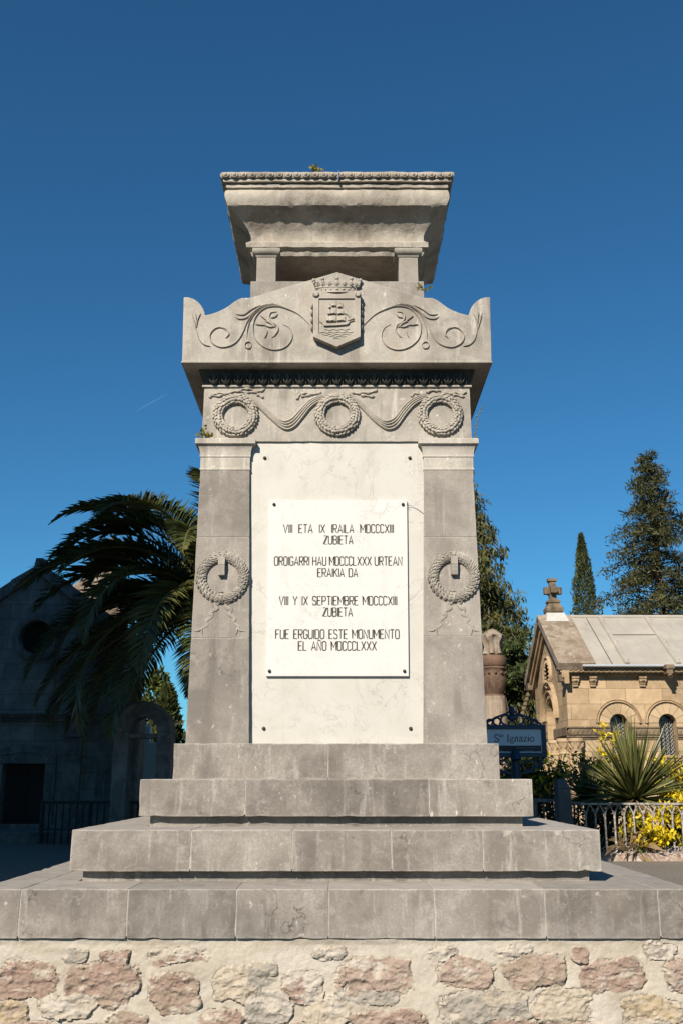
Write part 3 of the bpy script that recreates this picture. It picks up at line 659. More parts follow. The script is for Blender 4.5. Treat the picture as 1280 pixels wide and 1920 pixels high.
# ---- cornice block with egg band
DP = 6.95; yP = DP-6; WP = hw(289.7, 681, DP); zPb = zrow(681, DP); hyP = YC-yP
eg = MB(); zE0 = zF1+.016; zE1 = zPb
eg.sweep([(0.0, zE0), (.004, zE0), (.012, zE0+.02), (.028, zE1-.045), (.036, zE1-.018), (.045, zE1-.016), (.045, zE1), (0, zE1)], 0, YC, WF*.99, YC-yF-.012, div=4)
ne = 21
for i in range(ne):
    x = -WF*.97+2*WF*.97*(i+.5)/ne; wdt = WF*.97/ne; zc = (zE0+zE1-.016)/2; hh = (zE1-zE0)*.40; yy = yF-.016
    eg.ellip((x, yy, zc), (wdt*.46, 0, 0), (0, .026, 0), (0, -.008, hh*.9), 8, 6)
    U = [(x+wdt*.72*math.sin(a), zc+hh*.35-hh*1.3*math.cos(a) if abs(a) < 1.2 else zc+hh*.35-hh*1.3*math.cos(a)) for a in [R(v) for v in range(-95, 96, 19)]]
    eg.ridge(U, wdt*.13, .03, yy+.004)
    eg.ridge([(x+wdt, zE1-.02), (x+wdt, zc), (x+wdt, zE0+.006)], [wdt*.2, wdt*.16, .002], .028, yy+.006)
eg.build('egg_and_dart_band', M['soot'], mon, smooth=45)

def pp(px, row): return mp(px, row, DP)
MIR = lambda px: 2*MX-px
left = [(340.2, 681), (343.2, 557)]+spline([(351, 557), (362, 560.5), (373, 569), (380, 580), (383.5, 591)], 4)+spline([(386, 590.5), (402, 586), (422, 577), (440, 564), (451, 558.5)], 4)+[(468, 558)]
outl = [pp(*p) for p in left]+[pp(MX, 510)]+[pp(MIR(p[0]), p[1]) for p in reversed(left)]
ped = MB()
ped.prism(list(reversed(outl)), yP, yP+.34, 0, 1.0)
zmid = pp(400, 592)[1]
ped.box(-WP+.004, WP-.004, yP+.34, 2*YC-yP-.34, zPb+.001, zmid-.02, 0, .97)
ped.prism(list(reversed(outl)), 2*YC-yP-.34, 2*YC-yP, 0, .95)
ped.sweep([(.0, zPb+.001), (.006, zPb+.002), (.006, zPb+.014), (.0, zPb+.02)], 0, YC, WP, hyP-.001, cap=False)
pedo = ped.build('pediment', M['pale'], mon, bevel=0.005)
def c1(p): return mp(320+p[0]/2.0645, 300+p[1]/2.0645, DP)
PATHS = [([(548,655),(525,628),(490,597),(450,578),(410,567),(365,573),(332,600),(316,640),(321,685),(345,715),(380,733),(415,735),(445,722),(463,700),(467,675),(455,650),(432,637)], 5.0),
         ([(222,684),(214,662),(190,649),(166,656),(149,680),(158,708),(190,725),(225,721),(255,702),(278,665),(293,628),(318,592),(352,570),(395,560),(428,566)], 5.0),
         ([(292,693),(294,660),(304,625),(325,592),(355,573)], 3.0),
         ([(246,606),(262,616),(290,612),(318,590),(350,566),(395,556)], 5.0), ([(250,598),(280,600),(310,580),(345,562)], 3.2),
         ([(210,690),(222,675),(212,655),(190,649)], 6.0),
         ([(152,722),(128,716),(108,695),(97,655)], 3.0), ([(96,655),(88,625),(79,592)], 5), ([(97,650),(102,620),(114,594)], 5), ([(96,640),(96,610),(92,590)], 3.5),
         ([(298+13*math.cos(R(a)), 718+13*math.sin(R(a))) for a in range(0, 361, 30)], 3),
         ([(326,637),(345,640),(366,640)], 2.5), ([(345,604),(358,614),(376,628)], 2.5), ([(408,588),(385,592),(378,610),(388,628),(408,640),(412,660),(400,680),(388,688)], 6), ([(360,640),(385,648),(408,640)], 5), ([(372,660),(368,678),(360,690)], 2.5), ([(365,625),(385,632),(405,650)], 7), ([(385,612),(402,608),(412,596)], 4)]
for sgn in (1, -1):
    sc = MB()
    for p, wv in PATHS:
        q = [c1(a) for a in spline(p, 5)]
        if sgn < 0: q = [(-a, b) for a, b in q]
        ww = hw(wv/2.0645, 600, DP)*.62; sc.ridge(q, taper(len(q), ww, .4, .3), .014, yP+.001)
    sc.build('scroll_relief', M['relief'], pedo, smooth=50)

# ---- shield with crown and ship
def cs(p): return mp(560+p[0]/8, 490+p[1]/8, DP)
TS = .052; yS = yP-TS
sh = MB()
sh.prism([cs(p) for p in reversed([(208,500),(208,1180),(556,1330),(905,1180),(905,500)])], yS, yP+.005, 0, 1.02)
shield = sh.build('shield', M['relief'], mon, bevel=.003)
fr_ = MB(); fo = [(208,500),(208,1180),(556,1330),(905,1180),(905,500)]; fi = [(288,612),(288,1132),(556,1240),(822,1132),(822,612)]
O = [cs(p) for p in fo]; I = [cs(p) for p in fi]
fr_.add([(x, yS-.012, z) for x, z in O]+[(x, yS-.012, z) for x, z in I]+[(x, yS+.002, z) for x, z in O]+[(x, yS+.002, z) for x, z in I],
        sum([[(i, i+5, (i+1) % 5+5, (i+1) % 5), (i+5, i+15, (i+1) % 5+15, (i+1) % 5+5), (i, (i+1) % 5, (i+1) % 5+10, i+10)] for i in range(5)], []))
fr_.build('rim', M['relief'], shield)
for q in ((248, 555), (868, 555)):
    x, z = cs(q); r_ = MB(); pa = [(x+.018*math.cos(R(a)), z+.018*math.sin(R(a))) for a in range(-200, 41, 20)]
    r_.ridge(pa, .0085, .02, yS-.008); r_.ellip((x, yS-.004, z), (.022, 0, 0), (0, .014, 0), (0, 0, .022), 12, 6); r_.build('scroll', M['relief'], shield, smooth=50)
for xs_ in ((185, 0), (925, 1)):
    sp = MB()
    for k, zz in enumerate((690, 790, 900, 1010)):
        x, z = cs((xs_[0], zz)); sp.ellip((x, yP-.018, z), (.011, 0, 0), (0, .022, 0), (0, 0, .024), 8, 6)
    sp.build('edge_scrollwork', M['relief'], shield, smooth=60)
st = MB(); yq = yS+.001
def CS(l): return [cs(p) for p in l]
hull = CS([(345,985),(420,988),(560,985),(700,970),(745,950),(735,985),(700,1002),(560,1015),(400,1022),(365,1020)]); st.prism(list(reversed(hull)), yq-.017, yq)
st.ridge(CS([(310,950),(345,975)]), .007, .012, yq); st.ridge(CS([(715,940),(760,925),(815,905)]), .006, .014, yq); st.ridge(CS([(730,962),(770,950),(815,935)]), .005, .012, yq)
for mx_, tp in ((455, 690), (545, 640), (640, 680)): st.ridge(CS([(mx_, tp), (mx_, 970)]), .004, .008, yq)
def sail(xa, xb, zt_, zb_, bulge=20):
    n = 6; vs = []; fs = []
    for i in range(n+1):
        for j in range(n+1):
            u, v = i/n, j/n; x = xa+(xb-xa)*u+8*(v-.5); zz = zt_+(zb_-zt_)*v-bulge*math.sin(math.pi*u)*v*.5
            p = cs((x, zz)); vs.append((p[0], yq-.004-.020*v*math.sin(math.pi*(.15+.7*u)), p[1]))
    for i in range(n):
        for j in range(n): fs.append((i*(n+1)+j, i*(n+1)+j+1, (i+1)*(n+1)+j+1, (i+1)*(n+1)+j))
    st.add(vs, fs)
    a, b = cs((xa, zb_)), cs((xb, zb_)); st.ridge(CS([(xa, zb_), ((xa+xb)/2, zb_-bulge*.5), (xb, zb_)]), .0035, .022, yq)
for a in ((400,450,860,950,8),(440,545,850,955,22),(560,680,850,950,22),(425,465,770,850,10),(465,548,735,845,18),(565,655,755,848,18),(440,470,710,755,8),(480,545,680,728,12),(575,630,700,745,12)): sail(*a)
st.ridge(CS([(598,668),(680,730),(740,830),(800,905)]), .0022, .005, yq); st.ridge(CS([(670,830),(715,850),(745,885)]), .004, .012, yq); st.ridge(CS([(665,860),(680,890)]), .006, .014, yq)
st.build('ship_relief', M['relief'], shield, smooth=50)
wv_ = MB()
for zz, xa, xb in ((1070,375,745),(1110,300,800),(1142,340,770),(1172,430,700),(1200,500,620)):
    l = [(x, zz+7*math.sin(x*.055+zz)-.02*(x-550)) for x in range(xa, xb+1, 10)]; wv_.ridge(CS(l), [.004]*len(l), .006, yq)
wv_.build('waves_relief', M['relief'], shield, smooth=60)
# crown: a curved coronet standing out from the pediment
cr = MB(); ccx, ccz = cs((560, 470)); rad = hw(39, 545, DP)
def cpt(a, z, k=1.0): return (ccx+rad*k*math.sin(a), yP+.01-rad*.55*k*math.cos(a), z-.030*math.cos(a))
_, zb0 = cs((560, 470)); _, zb1 = cs((560, 395)); _, zt1 = cs((560, 330)); lean = .0
NA = 40
def band(z0, z1, k0, k1, th=.010):
    vs = []; fs = []
    for i in range(NA+1):
        a = -math.pi/2+math.pi*i/NA
        vs += [cpt(a, z0, k0), cpt(a, z1, k1), cpt(a, z1, k1-th/rad), cpt(a, z0, k0-th/rad)]
    for i in range(NA):
        for k in range(4): fs.append((i*4+k, (i+1)*4+k, (i+1)*4+(k+1) % 4, i*4+(k+1) % 4))
    cr.add(vs, fs)
band(zb0, zb1, .97, 1.02, .016); band(zb0-.004, zb0+.008, 1.0, 1.0, .02); band(zb1-.006, zb1+.005, 1.06, 1.06, .03)
for i in range(1, 10):
    a = -math.pi/2+math.pi*i/10
    if i % 2 == 0 or True:
        p = Vector(cpt(a, zb1+.022, 1.10)); cr.ellip(p, (.013*math.cos(a)+.004, -.013*math.sin(a), 0), (.006, .010, 0), (0, -.006, .022), 8, 6)
    am = a+math.pi/20
    if i < 9: cr.tube([cpt(a, zb1+.014, 1.06), cpt(am-.05, zb1+.030, 1.09), cpt(am, zb1+.012, 1.06)], .006, 5)
for i in range(0, 9, 2):
    a = -math.pi/2+math.pi*(i+1)/10; cr.ellip(Vector(cpt(a, zb1+.060, 1.17)), (.015, 0, 0), (0, .015, 0), (0, 0, .015), 10, 7)
    cr.ellip(Vector(cpt(a, zb1+.042, 1.14)), (.009, 0, 0), (0, .009, 0), (0, 0, .016), 8, 5)
for i in range(11):
    a = -1.35+2.7*i/10; cr.ellip(Vector(cpt(a, (zb0+zb1)/2, 1.0)), (.014*math.cos(a), -.014*math.sin(a), 0), (0, .005, 0), (0, 0, .008), 8, 5)
cr.build('crown', M['relief'], shield, smooth=50)
tb = MB(); tb.prism([cs(p) for p in reversed([(330, 470), (330, 545), (775, 545), (775, 470)])], yP-.018, yP+.004); tb.build('crown_support', M['relief'], shield)

# ---- base block, piers and flared top
def solve(half, row, dd=.22):
    D = 7.2
    for _ in range(30): W = hw(half, row, D); D = 6+YC-(W-dd)
    return W, D, zrow(row, D)
bb = MB(); Db = 7.32; Wb = hw(162, 540, Db); zb_t = zrow(527.3, Db)
bb.gbox((-Wb, Wb, Db-6, 2*YC-(Db-6), zmid-.03), (-Wb, Wb, Db-6, 2*YC-(Db-6), zb_t), .05, .0014, 0, .95)
bb.build('top_plinth', M['grey'], mon, bevel=.004)
Wp0, Dp0, zpb = solve(159, 480, .22)          # underside of the flared top
_, _, zn = solve(151, 493)
for sx in (-1, 1):
    for sy in (-1, 1):
        Wo = hw(MX-479, 510, Db+.02); Wi = hw(MX-514.5, 510, Db+.02); cx = sx*(Wo+Wi)/2; hx = (Wo-Wi)/2
        y0 = Db-6+.02; cy = YC+sy*(YC-y0-hx); p = MB()
        p.gbox((cx-hx, cx+hx, cy-hx, cy+hx, zb_t-.002), (cx-hx, cx+hx, cy-hx, cy+hx, zpb-.05), .05, .001)
        zc_ = zpb; p.sweep([(0, zc_-.075), (.006, zc_-.07), (.010, zc_-.055), (.026, zc_-.045), (.036, zc_-.030), (.034, zc_-.008), (.026, zc_+.001)], cx, cy, hx, hx, div=3)
        p.build('pier', M['relief_grey'], mon, smooth=40)
prof_px = [(159, 480.0), (162, 471.6), (161, 471.4), (168, 464.3), (170, 464), (170, 454.6), (168, 454.2), (161.5, 452), (160.8, 447), (162, 441.5), (164.4, 435), (167.4, 429.8), (170.5, 424.5), (174.8, 418.2), (178.6, 412.4), (184, 406.2), (191, 398.6),
           (198, 391.4), (204.3, 385), (206.6, 379.6), (209.3, 371), (210, 365), (209.2, 359.5), (206.6, 356.6), (201, 355.6), (206, 352.3), (207.6, 351.6), (207.6, 346), (205, 345), (212.5, 340.6), (213.6, 340), (213.6, 336), (212.5, 335),
           (216.5, 334), (218, 330), (218, 326), (216.5, 323), (214, 322.5)]
prof = []
for hp, row in prof_px:
    W, D, z = solve(hp, row); prof.append((W-.22, z))
for i in range(1, len(prof)):
    if prof[i][1] <= prof[i-1][1]: prof[i] = (prof[i][0], prof[i-1][1]+.0008)
cp = MB()
dens = [prof[0]]
for a, b in zip(prof[:-1], prof[1:]):
    n_ = max(1, int(math.hypot(b[0]-a[0], b[1]-a[1])/.018))
    for k in range(1, n_+1): dens.append((a[0]+(b[0]-a[0])*k/n_, a[1]+(b[1]-a[1])*k/n_))
prof = dens
def lat(prof, div):                       # rounded vertical corner, fine divisions so the weathered front is uneven
    vs = []; fs = []; ring = None
    for o, z in prof:
        hx, hy = .22+o, o; pts = []
        cs_ = [(-hx, YC-hy), (hx, YC-hy), (hx, YC+hy), (-hx, YC+hy)]
        for k in range(4):
            a, b = cs_[k], cs_[(k+1) % 4]
            for d in range(div): pts.append((a[0]+(b[0]-a[0])*d/div, a[1]+(b[1]-a[1])*d/div))
        ring = len(pts)
        for x, y in pts:
            p = Vector((x, y, z)); n = noise.noise_vector(p*5)*.005+noise.noise_vector(p*13)*.006+noise.noise_vector(p*27)*.004; vs.append(p+Vector((n.x, n.y, n.z*.4)))
    for i in range(len(prof)-1):
        for k in range(ring): fs.append((i*ring+k, i*ring+(k+1) % ring, (i+1)*ring+(k+1) % ring, (i+1)*ring+k))
    fs.append(tuple(reversed(range(ring)))); L = (len(prof)-1)*ring; fs.append(tuple(range(L, L+ring)))
    cp.add(vs, fs)
lat(prof, 88)
topo = cp.build('flared_top', M['cap'], mon, smooth=32)
eb = MB(); Wr, Dr, zr1 = solve(217, 323.5); _, _, zr0 = solve(217, 333.5); zc = (zr0+zr1)/2; hh = (zr1-zr0)/2; per = 2*Wr/26
def egg_row(n, fx):
    for i in range(n):
        u = (i+.5)/n; p, d, outv = fx(u); p = Vector(p); d = Vector(d); outv = Vector(outv)
        eb.ellip(p+outv*.004, d*per*.24, outv*.020, (0, 0, hh*.72), 8, 6)
        for k in range(-4, 5):
            a = R(k*26); a2 = R((k+1)*26)
            if k < 4: eb.tube([p+d*per*.39*math.sin(a)+Vector((0, 0, hh*.25-hh*1.0*math.cos(a)))+outv*.008, p+d*per*.39*math.sin(a2)+Vector((0, 0, hh*.25-hh*1.0*math.cos(a2)))+outv*.008], per*.075, 5)
hyr = Wr-.22
egg_row(26, lambda u: ((-Wr+2*Wr*u, YC-hyr, zc), (1, 0, 0), (0, -1, 0)))
egg_row(20, lambda u: ((-Wr+.024, YC-hyr+2*hyr*u, zc), (0, 1, 0), (-1, 0, 0)))
egg_row(20, lambda u: ((Wr-.024, YC-hyr+2*hyr*u, zc), (0, 1, 0), (1, 0, 0)))
eb.build('egg_and_dart_rim', M['cap'], topo, smooth=50)
jb = MB(); xj, _ = mp(632, 330, Dr); jb.box(xj-.003, xj+.003, YC-hyr-.022, YC-hyr+.02, zr0-.03, zr1+.004); jb.build('blue_sealant', simple('blue_sealant', (0.10, 0.17, 0.30), .7), topo)

# ------------------------------------------------------------------ little plants growing on the monument
def sprig(name, label, base, n, length, mat, spread=0.8, leaf=0.02, seed=1):
    r = random.Random(seed); m = MB(); base = Vector(base)
    for i in range(n):
        d = Vector((r.uniform(-spread, spread), r.uniform(-spread, .1), 1)).normalized()*length*r.uniform(.5, 1); pts = [base+d*t+Vector((d.x*t*t*.5, 0, -abs(d.x)*t*t*.4)) for t in (0, .35, .7, 1)]
        m.tube(pts, [.002, .0018, .0014, .0006], 4, 0, .8)
        for k in range(4):
            p = pts[1]+(pts[3]-pts[1])*(k/3); q = Vector((r.uniform(-1, 1), r.uniform(-1, .3), r.uniform(-.3, 1))).normalized()*leaf; s = q.cross(Vector((0, 1, .3))).normalized()*leaf*.35
            m.add([p, p+q*.5+s, p+q, p+q*.5-s], [(0, 1, 2, 3)], 0, r.uniform(.7, 1.3))
    return tag(m.build(name, mat), label, 'plant')
M['weed'] = foliage('weed_leaves', (0.16, 0.15, 0.03), (0.22, 0.20, 0.06), .3)
x, z = mp(589, 322, 7.3); sprig('weed', 'low yellow green weed growing on the top rim of the monument', (x, 1.3, z-.002), 9, .06, M['weed'], 1.6, .03, 3)
x, z = mp(795, 541, Db); sprig('weed', 'small pale sprig growing from the top plinth beside the shield', (Wb+.001, Db-6+.02, z-.03), 6, .10, M['weed'], .8, .025, 4)
x, z = mp(371, 824, 7.03); sprig('weed', 'thin green weed on the left pillar capital', (x+.02, 1.06, zCapT), 5, .11, M['weed'], .5, .03, 5)
x, z = mp(391, 824, 7.05); sprig('weed', 'tiny yellow moss tuft on the left pillar capital under the wreath', (x, 1.05, zCapT), 8, .04, M['weed'], .8, .02, 6)
x, z = mp(884, 824, 7.1); tw = MB(); tx = [(x+.02, 1.14, zCapT), (x+.03, 1.14, zCapT+.10), (x+.05, 1.14, zCapT+.2), (x+.075, 1.13, zCapT+.29)]; tw.tube(tx, [.003, .0025, .002, .001], 4)
for k in range(9):
    a = tx[min(2, k//3)]; p = Vector(a)+Vector((.008*(k % 3), 0, .03*(k % 3))); tw.ellip(p+Vector((random.uniform(-.015, .015), 0, .01)), (.008, 0, 0), (0, .006, 0), (0, 0, .008), 6, 4)
tag(tw.build('weed', M['weed']), 'tall thin budding stem growing from the right pillar capital', 'plant')

# ------------------------------------------------------------------ foliage tools
def cards(mb, P, size, seed, up=0.3, mi=0, lo=.6, hi=1.4, aspect=.5, dirs=None):
    r = np.random.default_rng(seed); n = len(P); P = np.asarray(P, float)
    d = r.normal(size=(n, 3)); d[:, 2] += up
    if dirs is not None: d = dirs+0.45*r.normal(size=(n, 3))
    d /= np.linalg.norm(d, axis=1)[:, None]; e = np.cross(d, r.normal(size=(n, 3))); e /= np.linalg.norm(e, axis=1)[:, None]+1e-9
    s = size*r.uniform(.6, 1.35, (n, 1)); a = P; b = P+d*s*.5+e*s*aspect*.5; c = P+d*s; g = P+d*s*.5-e*s*aspect*.5
    V = np.stack([a, b, c, g], 1).reshape(-1, 3); base = len(mb.v); mb.v.extend(map(tuple, V.tolist())); t = r.uniform(lo, hi, n)
    for i in range(n): k = base+4*i; mb.f.append((k, k+1, k+2, k+3)); mb.m.append(mi); mb.t.append(float(t[i]))
def clumps(centers, radii, per, seed):
    r = np.random.default_rng(seed); out = []
    for c, q in zip(centers, radii):
        v = r.normal(size=(per, 3)); v /= np.linalg.norm(v, axis=1)[:, None]; v *= (r.random((per, 1))**.45)*q; v[:, 2] *= .7; out.append(np.array(c)+v)
    return np.concatenate(out)

# ------------------------------------------------------------------ palm
pc_ = pt(410, 1150, 14.2); palm = thing('palm_tree', 'dark feathery palm tree with arching fronds behind the left side of the monument', 'palm tree', (pc_.x, pc_.y, 0))
tk = MB(); hgt = pc_.z-.15
pr = [(.34, -.02), (.33, .1)]+[(.27+.03*(k % 2), .1+(hgt-.1)*k/26) for k in range(1, 26)]+[(.36, hgt-.15), (.30, hgt+.15), (.12, hgt+.35)]
tk.lathe(pr, (pc_.x, pc_.y, 0), 18); tk.build('trunk', M['bark'], palm, smooth=60)
def frond(az, e0, L, bend, seed, mat_t=1.0):
    r = random.Random(seed); m = MB(); n = 26; p = Vector((pc_.x, pc_.y, pc_.z+.1))+Vector((math.cos(az), math.sin(az), 0))*.1; a = e0; P = []; T = []
    side0 = Vector((-math.sin(az), math.cos(az), 0)); yaw = r.uniform(-.25, .25)
    for i in range(n+1):
        t = i/n; el = e0-bend*t**1.35; az2 = az+yaw*t; d = Vector((math.cos(el)*math.cos(az2), math.cos(el)*math.sin(az2), math.sin(el))); P.append(p.copy()); T.append(d); p = p+d*(L/n)
    m.tube(P, [.028*(1-.85*i/n)+.003 for i in range(n+1)], 5, 0, r.uniform(.8, 1.2))
    N = 96
    for k in range(N):
        t = .10+.90*k/N; f = t*n; i = min(n-1, int(f)); q = P[i]+(P[i+1]-P[i])*(f-i); d = T[i]; sd = side0; up = sd.cross(d).normalized()*-1
        if up.z < 0: up = -up
        ll = .50*(math.sin(math.pi*min(1, t*.9+.12))**.6)*L/3.0
        for s in (-1, 1):
            v = (d*(.55+.5*t)+sd*s*(.85+.25*r.random())+up*(.35+r.uniform(-.3, .25))).normalized(); wv = v.cross(up).normalized()*.013
            mid = q+v*ll*.55; tip = q+v*ll*r.uniform(.85, 1.1)+Vector((0, 0, -.16*ll)); m.add([q-wv*.7, q+wv*.7, mid+wv, tip, mid-wv], [(0, 1, 2, 3, 4)], 1, r.uniform(.6, 1.35)*mat_t)
    return m.build('frond', [M['rachis'], M['palm']], palm)
k = 0
for i in range(42):
    az = i*2.39996; e = R(82-100*(i/42)**.9); frond(az, e, random.uniform(2.7, 3.3), R(95+35*random.random())*(1.0 if e > 0 else .7), 100+i)
for az, e, L, b in ((182, 62, 3.0, 118), (172, 48, 3.3, 108), (190, 40, 3.2, 100), (165, 25, 3.2, 90), (186, 12, 3.1, 85), (200, 70, 3.1, 120), (170, 75, 3.0, 110), (184, 84, 2.5, 140), (165, 80, 2.7, 118), (178, 0, 2.8, 70), (188, -12, 3.0, 62), (166, -18, 2.9, 55), (198, -5, 3.0, 70), (205, 8, 3.1, 85), (152, -8, 2.9, 66), (158, 55, 3.0, 112)):
    frond(R(az), R(e), L, R(b), 300+az)

# ------------------------------------------------------------------ conifers and other trees
def trunk(mb, base, top, r0, r1, seed, n=10, wob=.05):
    r = random.Random(seed); P = []
    for i in range(n+1):
        t = i/n; P.append(Vector(base).lerp(Vector(top), t)+Vector((r.uniform(-wob, wob), r.uniform(-wob, wob), 0))*(1 if 0 < i < n else 0))
    mb.tube(P, [r0+(r1-r0)*i/n for i in range(n+1)], 8); return P
def conifer(name, label, px, rtop, D, halfw, mat, seed, droop=.1, gap=.0, zlow=1.0, csize=.16, nb=150, per=42, shape=1.0, group=None, lean=0):
    top = pt(px, rtop, D); base = Vector((top.x-lean, top.y, 0)); t_ = thing(name, label, 'tree', base, group); r = random.Random(seed)
    tb = MB(); trunk(tb, base, top, .022*top.z+.05, .02, seed, 14, .04); C = []; Q = []; dr = []
    rr = np.random.default_rng(seed)
    for i in range(nb):
        t = (i+.5)/nb; z = top.z-(top.z-zlow)*t**.9; az = i*2.39996+r.uniform(-.5, .5)
        w = halfw*(t**shape)*r.uniform(.42, 1.14)+.12
        if gap and r.random() < gap: continue
        d = Vector((math.cos(az), math.sin(az), 0)); p0 = Vector((base.x+(top.x-base.x)*z/top.z, base.y, z)); pts = [p0+d*w*s+Vector((0, 0, w*(.22*s-(.35+droop)*s*s))) for s in (0, .33, .66, 1)]
        tb.tube(pts, [.03*(1-t*.2)*min(1, w), .02*min(1, w), .012, .004], 4)
        for s in range(max(2, int(w*3.4))):
            u = .25+.75*(s+.5)/max(2, int(w*3.4)); q = pts[0].lerp(pts[3], u)+Vector((0, 0, w*(.22*u-(.35+droop)*u*u)-(pts[3]-pts[0]).z*u)); C.append(q); Q.append((.16+.10*w*u)*r.uniform(.7, 1.2))
    P = clumps(C, Q, per, seed); dv = None
    if droop > .3:
        dv = np.tile(np.array([0, 0, -1.0]), (len(P), 1)); 
    tb.build('trunk', M['bark'], t_, smooth=60); m = MB(); cards(m, P, csize, seed, -.1, 0, .45, 1.5, .24, dv); m.build('crown', mat, t_); return t_
conifer('conifer', 'tall ragged conifer with open branches rising behind the right end of the metal roof', 1212, 852, 30, 2.9, M['conifer'], 11, .05, .16, 2.5, .15, 240, 54, .62, lean=-.15)
conifer('conifer', 'big drooping conifer half hidden behind the right side of the monument', 862, 866, 25, 3.1, M['droop'], 12, .55, .03, .8, .17, 330, 46, .75)
def cypress(name, label, px, rtop, D, halfw, seed, zb=.2, n=9000, mat=None, size=.15, group=None, lean=0):
    top = pt(px, rtop, D); base = Vector((top.x-lean, top.y, 0)); t_ = thing(name, label, 'tree', base, group); tb = MB(); trunk(tb, base, base.lerp(top, .8), .12, .03, seed); tb.build('trunk', M['bark'], t_)
    r = np.random.default_rng(seed); u = r.random(n)**.8; az = r.random(n)*2*math.pi; prof = np.minimum(1, (1-u)*1.9)**.75*np.minimum(1, .5+u*3)
    bump_ = 1+.16*np.sin(az*5+u*23)+.12*np.sin(az*3-u*41); rad = halfw*prof*bump_*(r.random(n)**.3)
    P = np.stack([base.x+lean*u+rad*np.cos(az), base.y+rad*np.sin(az), zb+(top.z-zb)*u], 1); dv = np.stack([.35*np.cos(az), .35*np.sin(az), np.ones(n)], 1)
    m = MB(); cards(m, P, size, seed, .8, 0, .5, 1.5, .35, dv); m.build('crown', mat or M['cypress'], t_); return t_
cypress('cypress', 'slim pointed cypress standing behind the grey metal roof', 1088, 1003, 33, .66, 21, n=16000, size=.10, lean=.0)
cypress('cypress', 'dark cypress behind the stone arch on the left', 316, 1292, 22, .40, 22, n=7000)
def bush(name, label, cat, c, rx, rz, mats, seed, n=1600, size=.08, split=.35, nc=26, lo=.5, hi=1.4, aspect=.45, stem=True):
    t_ = thing(name, label, cat, (c[0], c[1], 0)); r = np.random.default_rng(seed); C = []; Q = []
    for i in range(nc):
        v = r.normal(size=3); v /= np.linalg.norm(v); v *= r.random()**.4; C.append((c[0]+v[0]*rx, c[1]+v[1]*rx, c[2]+v[2]*rz)); Q.append(rx*r.uniform(.2, .4))
    P = clumps(C, Q, n//nc, seed); m = MB()
    if len(mats) == 1: cards(m, P, size, seed, .4, 0, lo, hi, aspect)
    else:
        h_ = (P[:, 2]-c[2])/rz*.25-(P[:, 1]-c[1])/rx*.25+r.normal(size=len(P))*.35; k = h_ > np.quantile(h_, split); cards(m, P[~k], size, seed, .3, 0, lo, hi, aspect); cards(m, P[k], size, seed+1, .5, 1, .8, 1.2, aspect)
    m.build('foliage', mats, t_); sb = MB()
    for i in range(6): q = C[i]; sb.tube([(c[0], c[1], -.02), ((c[0]+q[0])/2+.02, (c[1]+q[1])/2, q[2]*.5), q], [.025, .015, .006], 5)
    sb.build('stem', M['bark'], t_); return t_
p = pt(975, 1262, 24); bush('broadleaf_tree', 'small dark broadleaf tree between the drooping conifer and the sandstone chapel', 'tree', p, .85, 1.15, [M['leaf']], 31, 7000, .14, nc=46)
p = pt(985, 1462, 14.6); bush('shrub', 'glossy yellow green shrub behind the blue street sign post', 'shrub', p, .62, .5, [M['green'], M['yellow']], 32, 3200, .09, .80, 30)
p = pt(276, 1345, 30); bush('broadleaf_tree', 'sunlit green tree seen through the stone arch on the left', 'tree', p, 1.1, 1.4, [M['green']], 33, 3000, .2)
p = pt(900, 1300, 30); bush('broadleaf_tree', 'dark tree in the gap behind the draped urn column', 'tree', p, 2.0, 1.9, [M['leaf']], 34, 5000, .22)

